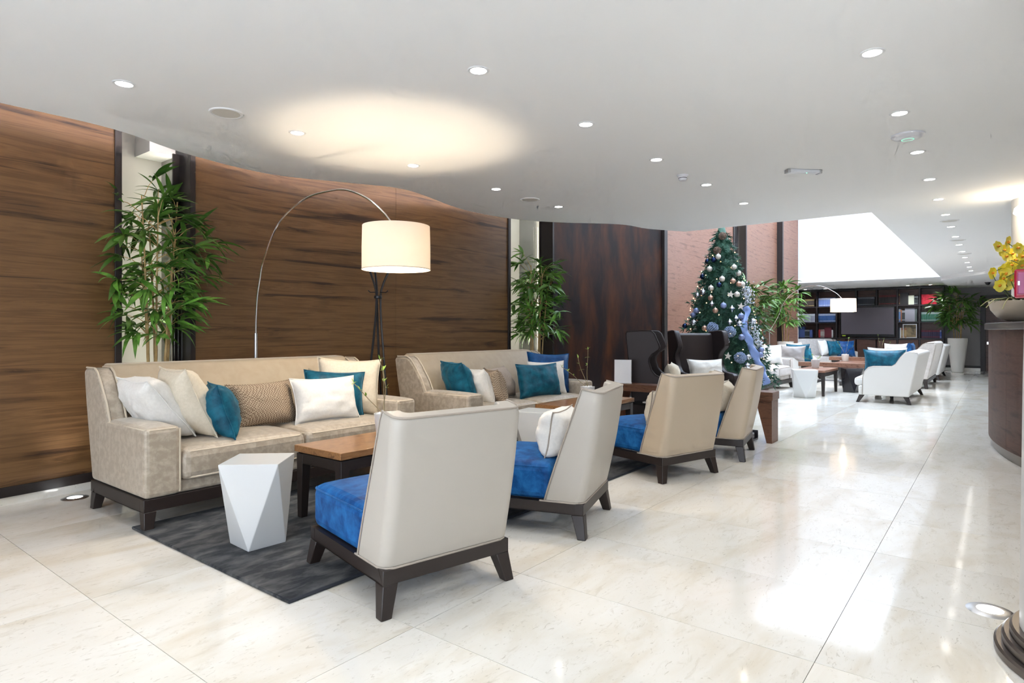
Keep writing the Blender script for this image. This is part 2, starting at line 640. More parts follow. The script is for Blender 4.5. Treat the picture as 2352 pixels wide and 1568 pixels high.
# lower wavy bulkhead at the far right
bulk = [(p.x, p.y) for p in catmull([Vector(q + (0,)) for q in
        [(19.5, 1.16), (18.6, .75), (17.9, .25), (17.0, .05), (16.4, -.35), (14.6, -.8), (13.6, -1.6)]], 6)]
MB().prism(bulk + [(13.6, VR + .01), (U1 - .01, VR + .01), (U1 - .01, 1.16)], CEIL - .09, CEIL, 'z').build(
    'lower_bulkhead', M['ceiling_paint'], ceiling, ang=30)

well = structure('wall_skylight', 'white plaster light well above the far lounge')
MB().box(8.28, 8.40, SKY_V, 3.48, CEIL + .14, ROOF).box(8.28, 8.40, 3.48, VL, UPPER, ROOF).build('well_side', M['white_paint'], well, ang=0)
MB().box(8.28, SKY_U + .1, SKY_V - .12, SKY_V, CEIL + .14, ROOF).build('well_side', M['white_paint'], well, ang=0)
MB().box(SKY_U, SKY_U + .12, SKY_V, VL, CEIL + .14, ROOF).build('well_end', M['white_paint'], well, ang=0)

sky = structure('window_1', 'frosted skylight glazing over the far lounge')
for k in range(6):
    u = 8.40 + 1.85 * k
    MB().box(u + .03, u + 1.82, SKY_V, 4.9, ROOF, ROOF + .02).build('pane', M['skylight'], sky, ang=0)
for k in range(7):
    u = 8.40 + 1.85 * k
    MB().box(u - .03, u + .03, SKY_V, VL, ROOF - .06, ROOF + .05).build('glazing_bar', M['white_paint'], sky, ang=0)
MB().box(8.28, SKY_U + .12, 4.9, VL, ROOF, ROOF + .05).build('roof_board', M['white_paint'], sky, ang=0)

spot_w = bpy.data.lights.new('added_spot_lamp', 'SPOT')  # spotlights added out of view to brighten the far lounge
spot_w.energy, spot_w.color, spot_w.spot_size, spot_w.spot_blend, spot_w.shadow_soft_size = 140, (.74, .86, 1.0), R(110), .8, .1
for k in range(1, 6):
    for v in (2.0, 3.9):
        u = 8.40 + 1.85 * k
        t = thing('added_spot', 'added white spotlight under the skylight bars, brightening the far lounge', 'spotlight', (u, v, ROOF - .06), 0, 'added spotlights under the skylight')
        MB().lathe([(0, 0), (.05, 0), (.06, -.14), (.055, -.14), (.045, -.02)], 20).build('housing', M['plastic'], t)
        MB().lathe([(0, -.12), (.05, -.12)], 20).build('lens', M['lens'], t)
        l = bpy.data.objects.new('added_spot_lamp', spot_w)
        COL.objects.link(l)
        l.parent, l.location = t, (0, 0, -.15)

sset(MB().box(U0, U1, VL, VL + .1, 0, ROOF).build('wall_outer', M['white_paint'], ang=0), 'plain white wall behind the walnut panels', 'wall')
sset(MB().box(U0, U1, VR - .1, VR, 0, CEIL + .14).build('wall_right', M['white_paint'], ang=0), 'plain white wall behind the reception counter', 'wall')
front = structure('wall_front', 'glazed street front behind the camera')
fm = MB().box(U0 - .1, U0, VR, -4.2, 0, UPPER).box(U0 - .1, U0, 3.8, VL, 0, UPPER).box(U0 - .1, U0, -4.2, 3.8, 2.3, UPPER).box(U0 - .1, U0, -4.2, 3.8, 0, .1)
fm.build('front_wall', M['white_paint'], front, ang=0)
for i in range(1, 5):
    MB().box(U0 - .09, U0 - .03, -4.2 + 1.6 * i - .03, -4.2 + 1.6 * i + .03, .1, 2.3).build('mullion', M['trim_dark'], front, ang=0)

# ---- the curved walnut wall
wall = structure('wall_left', 'curved walnut veneer wall with dark edge trims and lit alcoves')


def slab(path, z0, z1, th):
    """vertical curved slab; path is the room-side face"""
    P = catmull([Vector((a, b, 0)) for a, b in path], 8) if len(path) > 2 else [Vector((a, b, 0)) for a, b in path]
    poly = [(p.x, p.y) for p in P]
    back = []
    for i, p in enumerate(P):
        t = (P[min(i + 1, len(P) - 1)] - P[max(i - 1, 0)]).normalized()
        back.append((p.x - t.y * th, p.y + t.x * th))
    return MB().prism(poly + back[::-1], z0, z1, 'z')


def cut(path, ua, ub):
    P = [p for p in catmull([Vector((a, b, 0)) for a, b in path], 16)]
    out = [(p.x, p.y) for p in P if ua <= p.x <= ub]
    return out


p1 = [(-3.6, 5.0), (-1.6, 5.28), (0.0, 5.26), (1.19, 5.36), (1.93, 5.45)]
p2 = [(2.52, 5.45), (3.3, 5.50), (4.3, 5.36), (5.3, 5.20), (6.52, 5.16)]
p3 = [(7.30, 4.97), (8.4, 5.03), (9.7, 5.02), (10.9, 4.95)]
p4 = [(11.0, 4.92), (12.2, 4.98), (13.4, 4.93), (14.5, 4.84)]
p5 = [(15.22, 4.77), (16.4, 4.82), (17.95, 4.79)]
p6 = [(18.02, 4.66), (18.7, 4.65), (19.42, 4.60)]
for path, z1, m, nm in ((p1, UPPER, 'walnut_wall', 'walnut_panel'), (p3, ROOF, 'rust', 'bronze_panel'),
                        (p4, ROOF, 'walnut_far', 'walnut_panel'), (p5, ROOF, 'walnut_far', 'walnut_panel'),
                        (p6, ROOF, 'walnut_far', 'walnut_panel')):
    slab(path, .13, z1, .05).build(nm, M[m], wall, ang=30)
c2 = cut(p2, 0, 99)
sa = [p for p in c2 if p[0] <= 4.70]
sb = [p for p in c2 if p[0] >= 4.69]
sb[0] = (sa[-1][0] + .003, sa[-1][1])
for seg_ in (sa, sb):
    mb = MB()
    n = len(seg_)
    mb.prism(seg_ + [(a, b + .05) for a, b in seg_[::-1]], .13, UPPER, 'z').build('walnut_panel', M['walnut_wall'], wall, ang=30)
for path in (p1, p2, p3, p4, p5, p6):
    q = [(a, b - .012) for a, b in path]
    slab(q, .06, .13, .06).build('baseboard', M['trim_dark'], wall, ang=30)
    slab([(a, b + .012) for a, b in path], 0, .06, .05).build('stone_skirting', M['marble'], wall, ang=30)
for (u0, u1, v0, v1, z1) in ((1.915, 1.965, 5.435, 5.72, UPPER), (2.49, 2.535, 5.435, 5.72, UPPER), (6.50, 6.55, 5.14, 5.45, UPPER),
                             (7.27, 7.305, 4.955, 5.16, UPPER), (10.88, 11.02, 4.90, 5.10, ROOF), (14.49, 14.55, 4.82, 5.05, ROOF),
                             (15.17, 15.24, 4.755, 4.93, ROOF), (17.94, 18.05, 4.645, 4.83, ROOF)):
    MB().box(u0, u1, v0, v1, 0, z1).build('edge_trim', M['trim_dark'], wall, bevel=.004, ang=0)
# alcoves
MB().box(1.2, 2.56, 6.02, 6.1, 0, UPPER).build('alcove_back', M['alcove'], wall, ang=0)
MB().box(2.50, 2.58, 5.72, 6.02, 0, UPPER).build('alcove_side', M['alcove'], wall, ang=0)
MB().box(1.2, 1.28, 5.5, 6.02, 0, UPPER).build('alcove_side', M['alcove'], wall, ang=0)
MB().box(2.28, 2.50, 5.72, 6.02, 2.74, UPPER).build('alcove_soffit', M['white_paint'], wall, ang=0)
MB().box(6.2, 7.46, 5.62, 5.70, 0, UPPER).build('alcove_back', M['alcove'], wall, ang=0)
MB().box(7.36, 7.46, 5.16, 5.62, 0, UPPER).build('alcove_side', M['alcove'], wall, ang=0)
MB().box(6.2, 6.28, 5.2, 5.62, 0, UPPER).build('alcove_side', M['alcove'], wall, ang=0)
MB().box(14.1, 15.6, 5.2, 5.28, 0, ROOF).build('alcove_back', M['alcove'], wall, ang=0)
MB().box(19.40, 19.46, 4.60, VL, 0, CEIL).build('return_wall', M['white_paint'], wall, ang=0)
MB().box(2.437, 2.495, 5.64, 5.66, 0, 2.74).build('light_lip', M['trim_dark'], wall, ang=0)
MB().box(7.262, 7.362, 5.17, 5.19, 0, UPPER).build('light_lip', M['trim_dark'], wall, ang=0)
MB().box(2.484, 2.498, 5.70, 5.73, .05, 2.72).build('light_strip', M['led_white'], wall, ang=0)
MB().box(7.34, 7.358, 5.20, 5.23, .05, UPPER - .02).build('light_strip', M['led_white'], wall, ang=0)
MB().box(15.10, 15.16, 5.12, 5.15, .05, 4.6).build('light_strip', M['led_white'], wall, ang=0)
# ventilation grille in the far slot
gr = MB().box(14.62, 14.66, 5.10, 5.20, .3, 4.0).build('vent_frame', M['steel'], wall, ang=0)
g = MB()
for i in range(40):
    g.box(14.60, 14.95, 5.15, 5.17, .4 + .09 * i, .43 + .09 * i)
o = g.build('vent_grille', M['steel'], wall, ang=0)
o['kind'] = 'stuff'
# hanging crystal chains in the alcoves
for (cu, cv, n) in ((2.40, 5.60, 4), (7.28, 5.30, 3)):
    for i in range(n):
        x = cu + .022 * i
        mb = MB().tube([(x, cv - .02 * i, .3), (x, cv - .02 * i, 2.05 if n == 4 else 2.7)], .003, 5)
        o = thing('crystal_chain', '%s hanging crystal chain beside the bamboo in the %s alcove' %
                  (['first', 'second', 'third', 'fourth'][i], 'near' if n == 4 else 'second'), 'chain', group='crystal chains in the alcoves')
        mb.build('wire', M['chrome'], o)
# cove light lying on the ceiling slab
cove = [Vector((a, b - .16, CEIL + .17)) for a, b in wave if -3 < a < 6.2]
MB().tube(cove, .012, 6).build('cove_light', M['led_warm'], ceiling)

# ---- far wall, door
far = structure('wall_far', 'dark grey end wall beside the bookshelf')
DV0, DV1 = at_u(2252, 700, 23.2).y, -.62
MB().box(U1 - .12, U1, DV0, VL, .1, CEIL).box(U1 - .12, U1, VR, DV1, .1, CEIL).box(U1 - .12, U1, DV1, DV0, 2.25, CEIL).build('plaster', M['grey_wall'], far, ang=0)
MB().box(U1 - .135, U1, DV0, 1.4, .09, .16).build('baseboard', M['trim_dark'], far, ang=0)
MB().box(U1 - .12, U1, DV0, VL, 0, .1).build('stone_skirting', M['marble'], far, ang=0)
door = structure('door_1', 'walnut door with dark frame in the far grey wall')
MB().box(U1 - .16, U1, DV0 - .12, DV0, 0, 2.25).box(U1 - .16, U1, DV1, DV1 + .1, 0, 2.25).box(U1 - .16, U1, DV1, DV0, 2.17, 2.25).build('door_frame', M['trim_dark'], door, bevel=.004, ang=0)
leaf = MB().box(U1 - .1, U1 - .05, DV1 + .1, DV0 - .12, 0, 2.17).build('door_leaf', M['shelf_wood'], door, ang=0)
MB().tube([(U1 - .1, DV0 - .19, 1.02), (U1 - .15, DV0 - .19, 1.02), (U1 - .15, DV0 - .33, 1.02)], .014, 8).build('door_handle', M['chrome'], leaf)
MB().box(U1 - .112, U1 - .1, DV0 - .23, DV0 - .15, .80, .88).build('lock_plate', M['chrome'], leaf, bevel=.003)

# ================================================================== CEILING FITTINGS
ORD = ['first', 'second', 'third', 'fourth', 'fifth', 'sixth', 'seventh', 'eighth', 'ninth', 'tenth', 'eleventh', 'twelfth',
       'thirteenth', 'fourteenth', 'fifteenth', 'sixteenth', 'seventeenth', 'eighteenth']
ring_me = MB().lathe([(.043, -.001), (.044, -.004), (.056, -.004), (.060, 0)], 24).mesh('trim_ring')
lens_me = MB().lathe([(0, -.0015), (.043, -.0015)], 24).mesh('lens')
spot_d = bpy.data.lights.new('downlight_lamp', 'SPOT')
spot_d.energy, spot_d.color = DOWN_W, DOWN_COL
spot_d.spot_size, spot_d.spot_blend, spot_d.shadow_soft_size = R(125), .7, .04


shelf_d = spot_d.copy()
shelf_d.energy = 26


def downlight(u, v, label, group, z=CEIL, lamp=spot_d):
    t = thing('downlight', label, 'downlight', (u, v, z), group=group)
    link('trim_ring', ring_me, M['ring'], t)
    link('lens', lens_me, M['lens'], t)
    l = bpy.data.objects.new('downlight_lamp', lamp)
    COL.objects.link(l)
    l.parent, l.location = t, (0, 0, -.02)


rows = ((3.9, 'nearest the walnut wall', 1.42, 5), (2.2, 'above the armchairs', 1.42 + 1.1, 5), (.5, 'running down the aisle', 3.58, 14))
for v, where, u0, n in rows:
    for k in range(n):
        downlight(u0 + 1.104 * k, v, '%s recessed downlight from the camera in the row %s' % (ORD[k], where), 'ceiling downlights')
for k, (u, v) in enumerate(((.32, 3.9), (.32, 2.2), (1.42, 2.2), (.32, .5), (1.42, .5), (2.5, .5), (-1.0, .5), (-1.0, 2.2))):
    downlight(u, v, 'recessed downlight in the ceiling just behind the camera', 'downlights behind the camera')
for k, x in enumerate((1850, 1895, 2085, 2137)):
    p = at_u(x, 660, 22.6)
    downlight(p.x, p.y, '%s small downlight from the left in the soffit over the bookshelf' % ORD[k], 'bookshelf downlights', lamp=shelf_d)


def disc(px, py, r, name, label, kind):
    p = at_z(px, py, CEIL)
    t = thing(name, label, kind, (p.x, p.y, CEIL))
    return t


for px, py, lab in ((520, 259, 'flush round ceiling speaker near the first bamboo alcove'),
                    (1217, 458, 'flush round ceiling speaker above the second sofa'),
                    (2181, 506.6, 'nearest flush round speaker in the aisle ceiling'),
                    (2200, 551, 'middle flush round speaker in the aisle ceiling'),
                    (2215, 583, 'farthest flush round speaker in the aisle ceiling')):
    t = disc(px, py, .1, 'ceiling_speaker', lab, 'speaker')
    MB().lathe([(.083, -.006), (.09, -.009), (.10, -.007), (.104, 0)], 32).build('rim', M['ring'], t)
    MB().lathe([(0, -.006), (.084, -.006)], 32).build('mesh_cover', M['speaker'], t)
t = disc(2085, 310, .11, 'wifi_dome', 'flat white round network dome under the ceiling above the aisle', 'network dome')
MB().lathe([(0, -.034), (.05, -.032), (.085, -.024), (.105, -.010), (.107, 0)], 36).build('cover', M['plastic'], t)
MB().lathe([(.034, -.0345), (.040, -.034)], 24).build('light_ring', mat('green_ring', (.3, .8, .6), .4, emit=(.3, .9, .6), estr=.6), t)
for px, py, lab in ((1568, 402, 'white smoke detector under the ceiling before the Christmas tree'),
                    (2226, 645, 'small smoke detector far down the aisle ceiling')):
    t = disc(px, py, .05, 'smoke_detector', lab, 'smoke detector')
    MB().lathe([(0, -.012), (.048, -.012), (.05, 0)], 24).build('base', M['plastic'], t)
    MB().lathe([(0, -.05), (.026, -.05), (.036, -.04), (.04, -.012)], 24).build('head', M['plastic'], t)
    MB().lathe([(.0365, -.034), (.0385, -.026)], 24).build('sensor_slot', M['black_metal'], t)
p = at_z(1845, 390, CEIL)
t = thing('emergency_light', 'slim white emergency light bar under the ceiling with steel end clips', 'emergency light', p, R(-45))
MB().box(-.14, .14, -.03, .03, -.03, 0).build('body', M['plastic'], t, bevel=.008)
for s in (-1, 1):
    MB().box(s * .145 - .012, s * .145 + .012, -.032, .032, -.034, 0).build('end_clip', M['steel'], t, bevel=.003)
MB().ball((.02, -.02, -.031), .004, 8, 6).build('indicator', mat('green_led', (.2, .9, .5), .4, emit=(.2, 1, .5), estr=3), t)
p = at_z(2269, 648, CEIL - .09)
t = thing('dome_camera', 'small black security camera under the far bulkhead', 'camera', p)
MB().lathe([(0, -.012), (.07, -.012), (.075, 0)], 20).build('mount', M['black_metal'], t)
MB().lathe([(0, -.075), (.03, -.068), (.05, -.045), (.055, -.012)], 20).build('dome', M['brown_tray'], t)

# recessed floor uplights
for px, py, lab in ((172, 1143, 'round steel uplight set in the floor before the walnut wall'),
                    (2274, 1402, 'round steel uplight set in the floor beside the near column')):
    p = at_z(px, py, 0)
    t = thing('floor_uplight', lab, 'floor light', (p.x, p.y, 0), group='floor uplights')
    MB().lathe([(.047, .002), (.048, .006), (.07, .006), (.086, 0)], 36).build('steel_ring', M['steel'], t)
    MB().lathe([(0, .003), (.047, .003)], 28).build('lens', M['lens_floor'], t)
    l = bpy.data.lights.new('uplight_lamp', 'SPOT')
    l.energy, l.spot_size, l.spot_blend, l.shadow_soft_size = 12, R(75), .8, .03
    l.color = (.95, .97, 1)
    lo = bpy.data.objects.new('uplight_lamp', l)
    COL.objects.link(lo)
    lo.parent, lo.location, lo.rotation_euler = t, (0, 0, .02), (R(180), 0, 0)

# ================================================================== FURNITURE BUILDERS
def smooth_tube(pts, r, n=6, seg=6, closed=False):
    P = catmull([Vector(p) for p in pts], n)
    return MB().tube(P, r, seg, closed)


_pill = {}


def pillow_mesh(w, h, t, key, seed):
    k = (w, h, t, key, seed)
    if k in _pill:
        return _pill[k]
    n = 18
    mb = MB()

    def pt(a, b, s):
        x = a * w / 2 * (1 - .10 * (1 - b * b) * abs(a) ** 3)
        z = b * h / 2 * (1 - .11 * (1 - a * a) * abs(b) ** 3)
        e = (1 - abs(a) ** 2.4) * (1 - abs(b) ** 2.4)
        y = s * t * .64 * max(e, 0) ** .5
        q = Vector((a * 2.1 + seed * 3.7, b * 2.1, s * 1.3 + seed))
        k = (1 - max(e, 0)) * .6 + .4
        y += s * t * .10 * noise.noise(q * 1.4) * max(e, 0) ** .3
        y += s * t * .07 * noise.noise(q * 4.5) * k * max(e, 0) ** .35
        y += .012 * noise.noise(Vector((a * 1.3, b * 1.3, seed * 1.9)))
        return (x, y, z)
    for s in (-1, 1):
        vs = [pt(-1 + 2 * i / n, -1 + 2 * j / n, s) for i in range(n + 1) for j in range(n + 1)]
        fs = []
        for i in range(n):
            for j in range(n):
                f = (i * (n + 1) + j, (i + 1) * (n + 1) + j, (i + 1) * (n + 1) + j + 1, i * (n + 1) + j + 1)
                fs.append(f if s < 0 else f[::-1])
        mb.add(vs, fs)
    me = mb.mesh('cover', 80)
    ring = []
    for i in range(n):
        ring.append(pt(-1 + 2 * i / n, -1, 0))
    for i in range(n):
        ring.append(pt(1, -1 + 2 * i / n, 0))
    for i in range(n):
        ring.append(pt(1 - 2 * i / n, 1, 0))
    for i in range(n):
        ring.append(pt(-1, 1 - 2 * i / n, 0))
    pm = MB().tube(ring, .0045, 6, True).mesh('piping')
    _pill[k] = (me, pm)
    return _pill[k]


_ps = [0]


def pillow(loc, w, h, t, m, label, face=0, lean=15, roll=0, group=None, pm=None):
    """face: degrees, 0 = facing -Y, 90 = facing +X"""
    _ps[0] += 1
    me, pi = pillow_mesh(w, h, t, m, _ps[0])
    o = thing('throw_pillow', label, 'pillow', loc, 0, group)
    o.rotation_euler = (R(-lean), R(roll), R(face))
    link('cover', me, M[m], o)
    link('piping', pi, M[pm or m], o)
    return o


def splay_leg(x, y, z1, sx, sy, m, parent, w=.036, wb=.025, off=.03):
    mb = MB().frustum((x + sx * off, y + sy * off, 0), (wb, wb), (x, y, z1), (w, w))
    return mb.build('leg', m, parent, bevel=.004)


def armchair(loc, facing, label, leather='leather', seatmat='blue'):
    t = thing('lounge_chair', label, 'armchair', (loc[0], loc[1], 0), R(facing - 90), 'lounge chairs facing the sofas')
    hw, hd = .335, .395
    fr = MB()
    for (a, b, c, d) in ((-hw, hw, -hd, -hd + .05), (-hw, hw, hd - .05, hd), (-hw, -hw + .05, -hd + .05, hd - .05), (hw - .05, hw, -hd + .05, hd - .05)):
        fr.box(a, b, c, d, .135, .20)
    fr.build('frame_rail', M['dark_wood'], t, bevel=.003)
    for sx in (-1, 1):
        for sy in (-1, 1):
            splay_leg(sx * (hw - .036), sy * (hd - .036), .136, sx, sy, M['dark_wood'], t)
    # seat
    soft_box(-hw + .008, hw - .008, -.20, hd - .005, .20, .415, r=.045, puff=.03, n=8).build('seat_cushion', M[seatmat], t, ang=0)
    e = .045
    pp = [(-hw + .012, -.18, .398), (-hw + .012, hd - e, .398), (-hw + .024, hd - .02, .398), (-hw + e, hd - .008, .398),
          (hw - e, hd - .008, .398), (hw - .024, hd - .02, .398), (hw - .012, hd - e, .398), (hw - .012, -.18, .398)]
    MB().tube(pp, .005, 6).build('seat_piping', M[seatmat], t)
    # wrap-around shell: rows of matching outer / inner plan points
    rowsz = [0, .02, .12, .3, .5, .7, .86, .95, 1.0]
    Oz, Iz = [], []
    for s in rowsz:
        z = .20 + .645 * s
        a = hw + .004 - (.006 if s in (0, 1.0) else 0)
        rr = -hd - .115 * s - .012 * math.sin(math.pi * s) + (.006 if s in (0, 1.0) else 0)
        f = -hd + .235 - .225 * s ** 1.1
        zz = z + .0
        tw, tb, cr, ci = .082, .11, .055, .03
        oc = [(-a, f)]
        for k in range(6):
            an = math.pi + (math.pi / 2) * k / 5
            oc.append((-a + cr + cr * math.cos(an), rr + cr + cr * math.sin(an)))
        for k in range(6):
            an = 1.5 * math.pi + (math.pi / 2) * k / 5
            oc.append((a - cr + cr * math.cos(an), rr + cr + cr * math.sin(an)))
        oc.append((a, f))
        ai, ri = a - tw, rr + tb * (1 - .35 * s)
        ic = [(-ai, f)]
        for k in range(6):
            an = math.pi + (math.pi / 2) * k / 5
            ic.append((-ai + ci + ci * math.cos(an), ri + ci + ci * math.sin(an)))
        for k in range(6):
            an = 1.5 * math.pi + (math.pi / 2) * k / 5
            ic.append((ai - ci + ci * math.cos(an), ri + ci + ci * math.sin(an)))
        ic.append((ai, f))
        # wing tops rise a touch above the back
        def zt(y):
            return zz + (.022 * s ** 4) * max(0, min(1, (y - rr) / .12))
        Oz.append([(x, y, zt(y)) for x, y in oc])
        Iz.append([(x, y, zt(y)) for x, y in ic])
    n = len(Oz[0])
    vs = [p for r_ in Oz for p in r_] + [p for r_ in Iz for p in r_]
    m = len(rowsz)
    base = n * m
    fs = []
    for i in range(m - 1):
        for k in range(n - 1):
            fs.append((i * n + k, i * n + k + 1, (i + 1) * n + k + 1, (i + 1) * n + k))
            fs.append((base + i * n + k, base + (i + 1) * n + k, base + (i + 1) * n + k + 1, base + i * n + k + 1))
        for k in (0, n - 1):
            fs.append((i * n + k, (i + 1) * n + k, base + (i + 1) * n + k, base + i * n + k))
    for k in range(n - 1):
        fs.append(((m - 1) * n + k, (m - 1) * n + k + 1, base + (m - 1) * n + k + 1, base + (m - 1) * n + k))
        fs.append((k, base + k, base + k + 1, k + 1))
    MB().add(vs, fs).build('shell_back', M[leather], t, bevel=.024, seg=4, ang=50)
    P = [Vector(p) + Vector((0, 0, -.002)) for p in Oz[-1]]
    left = [Vector(Oz[i][0]) for i in range(m)]
    right = [Vector(Oz[i][-1]) for i in range(m - 1, -1, -1)]
    MB().tube(left + P[1:-1] + right, .0048, 6).build('shell_piping', M['pipe_grey'], t)
    MB().tube([(-hw, .0 - .13, .203), (-hw + .0, -hd + .05, .203), (-hw + .02, -hd + .012, .203), (-hw + .05, -hd, .203),
               (hw - .05, -hd, .203), (hw - .02, -hd + .012, .203), (hw, -hd + .05, .203), (hw, -.13, .203)], .0055, 6).build('base_piping', M['pipe_grey'], t)
    return t


def sofa(loc, facing, label, L=2.18, m_side='sofa_crush', m_back='sofa', pipe='pipe', group='high-backed sofas'):
    t = thing('sofa', label, 'sofa', (loc[0], loc[1], 0), R(facing - 90), group)
    h = L / 2
    fr = MB()
    for (a, b, c, d) in ((-h, h, -.43, -.37), (-h, h, .36, .42), (-h, -h + .06, -.37, .36), (h - .06, h, -.37, .36)):
        fr.box(a, b, c, d, .117, .193)
    fr.build('frame_rail', M['dark_wood'], t, bevel=.003)
    for sx in (-1, 1):
        for sy in (-1, 1):
            splay_leg(sx * (h - .037), sy * .385 + (-.005 if sy < 0 else 0), .118, sx * .6, sy, M['dark_wood'], t, .036, .026, .022)
    soft_box(-h + .02, h - .02, -.40, .405, .193, .275, r=.02).build('seat_base', M[m_side], t, ang=0)
    for s in (-1, 1):
        x0, x1 = (-h, -h + .21) if s < 0 else (h - .21, h)
        soft_box(x0, x1, -.30, .43, .195, .612, r=.028, puff=.018, n=6).build('arm', M[m_side], t, ang=0)
        e = .012
        ring = [(x0 + e, -.16, .604), (x0 + e, .40, .604), (x0 + .03, .422, .604), (x1 - .03, .422, .604), (x1 - e, .40, .604), (x1 - e, -.16, .604)]
        MB().tube(ring, .007, 6).build('arm_piping', M[pipe], t)
        xe = x1 - .004 if s < 0 else x0 + .004
        MB().tube([(xe, .42, .60), (xe, .424, .4), (xe, .42, .21)], .007, 6).build('arm_piping', M[pipe], t)
        cx0, cx1 = (-h + .212, -.002) if s < 0 else (.002, h - .212)
        soft_box(cx0, cx1, -.24, .445, .268, .462, r=.05, puff=.045, n=10, wob=.003, seed=s * 5 + h).build('seat_cushion', M[m_side], t, ang=0)
        e = .014
        ring = [(cx0 + .012, .39, .447), (cx0 + .05, .433, .447), (cx1 - .05, .433, .447), (cx1 - .012, .39, .447)]
        MB().tube([(cx0 + .012, -.1, .447)] + ring + [(cx1 - .012, -.1, .447)], .007, 6).build('cushion_piping', M[pipe], t)
        ring2 = [(cx0 + .02, .40, .285), (cx0 + .06, .433, .285), (cx1 - .06, .433, .285), (cx1 - .02, .40, .285)]
        MB().tube(ring2, .007, 6).build('cushion_piping', M[pipe], t)
    prof = [(-.43, .195), (-.15, .195), (-.155, .45), (-.19, .58), (-.30, .80), (-.385, .935), (-.42, .968), (-.53, .972), (-.572, .945), (-.535, .72), (-.47, .40)]
    MB().prism(prof, -h + .11, h - .11, 'x').build('backrest', M[m_back], t, bevel=.02, seg=3, ang=35)
    wing = [(-.43, .195), (-.11, .195), (-.115, .45), (-.13, .60), (-.19, .72), (-.28, .84), (-.35, .92), (-.40, .945), (-.545, .945), (-.58, .92), (-.54, .70), (-.475, .40)]
    for s in (-1, 1):
        a, b = (-h + .005, -h + .115) if s < 0 else (h - .115, h - .005)
        MB().prism(wing, a, b, 'x').build('wing', M[m_side], t, bevel=.022, seg=3, ang=35)
        for xe in ((a + .008, b - .004) if s < 0 else (b - .008, a + .004)):
            MB().tube([(xe, y + (.004), z + .004) for y, z in wing[3:9]], .007, 6).build('wing_piping', M[pipe], t)
    return t


def loveseat(loc, facing, label, L=2.05, m='sofa_white', group='low ivory sofas'):
    t = thing('loveseat', label, 'sofa', (loc[0], loc[1], 0), R(facing - 90), group)
    h = L / 2
    side = [(-.31, .125), (-.445, .80), (-.43, .84), (-.30, .862), (-.255, .85), (-.19, .77), (-.12, .655), (-.07, .62), (.20, .612), (.27, .59), (.33, .52), (.355, .42), (.36, .125)]
    for s in (-1, 1):
        a, b = (-h, -h + .11) if s < 0 else (h - .11, h)
        MB().prism(side, a, b, 'x').build('side_arm', M[m], t, bevel=.02, seg=3, ang=35)
        xe = a if s < 0 else b
        MB().tube([(xe, y, z + .003) for y, z in side[2:13]], .005, 6).build('arm_piping', M['pipe_grey'], t)
    back = [(-.31, .125), (-.445, .80), (-.43, .845), (-.29, .865), (-.24, .84), (-.09, .40), (-.09, .125)]
    MB().prism(back, -h + .10, h - .10, 'x').build('backrest', M[m], t, bevel=.02, seg=3, ang=35)
    MB().box(-h + .02, h - .02, -.3, .42, .125, .275).build('seat_base', M[m], t, bevel=.012)
    for a, b in ((-h + .115, -.003), (.003, h - .115)):
        soft_box(a, b, -.12, .50, .275, .405, r=.045, puff=.035, n=8).build('seat_cushion', M[m], t, ang=0)
        MB().tube([(a + .01, .2, .39), (a + .014, .47, .39), (a + .05, .49, .39), (b - .05, .49, .39), (b - .014, .47, .39), (b - .01, .2, .39)], .005, 6).build('cushion_piping', M['pipe_grey'], t)
    for sx in (-1, 1):
        for sy, y in ((-1, -.26), (1, .37)):
            splay_leg(sx * (h - .07), y, .128, sx, sy, M['dark_wood'], t, .04, .022, .06)
    splay_leg(0, .05, .128, 0, 0, M['dark_wood'], t, .03, .025, 0)
    return t


def wingchair(loc, facing, label):
    t = thing('wing_chair', label, 'armchair', (loc[0], loc[1], 0), R(facing - 90), 'dark leather wing chairs')
    h = .37
    m = M['black_leather']
    side = [(-.34, .12), (-.38, .60), (-.435, 1.17), (-.42, 1.195), (-.20, 1.21), (-.10, 1.205), (-.06, 1.17), (.0, 1.03), (.01, .99), (-.01, .955),
            (-.09, .90), (-.125, .85), (-.13, .80), (-.10, .70), (-.05, .64), (.02, .61), (.26, .595), (.31, .57), (.33, .50), (.31, .12)]
    for s in (-1, 1):
        a, b = (-h, -h + .075) if s < 0 else (h - .075, h)
        mb = MB().prism(side, a, b, 'x')
        # wings flare outwards with height
        for i, p in enumerate(mb.v):
            k = max(0, (p[2] - .75) / .45) * max(0, (p[1] + .40) / .4)
            mb.v[i] = (p[0] + s * .05 * k, p[1], p[2])
        mb.build('wing_side', m, t, bevel=.022, seg=3, ang=40)
        xe = -h - .002 if s < 0 else h + .002
        pts = []
        for y, z in side[3:18]:
            k = max(0, (z - .75) / .45) * max(0, (y + .40) / .4)
            pts.append((xe + s * .05 * k, y, z))
        MB().tube(pts, .004, 6).build('wing_piping', M['trim_dark'], t)
    back = [(-.34, .12), (-.38, .60), (-.435, 1.15), (-.42, 1.17), (-.36, 1.17), (-.33, 1.14), (-.25, .42), (-.25, .12)]
    MB().prism(back, -h + .06, h - .06, 'x').build('backrest', m, t, bevel=.018, seg=3, ang=35)
    MB().box(-h + .06, h - .06, -.3, .30, .12, .30).build('seat_base', m, t, bevel=.015)
    soft_box(-h + .078, h - .078, -.26, .33, .30, .44, r=.045, puff=.03, n=8).build('seat_cushion', m, t, ang=0)
    for sx in (-1, 1):
        for sy in (-1, 1):
            splay_leg(sx * .29, sy * .26, .122, sx, sy, M['dark_wood'], t, .028, .02, .02)
    return t


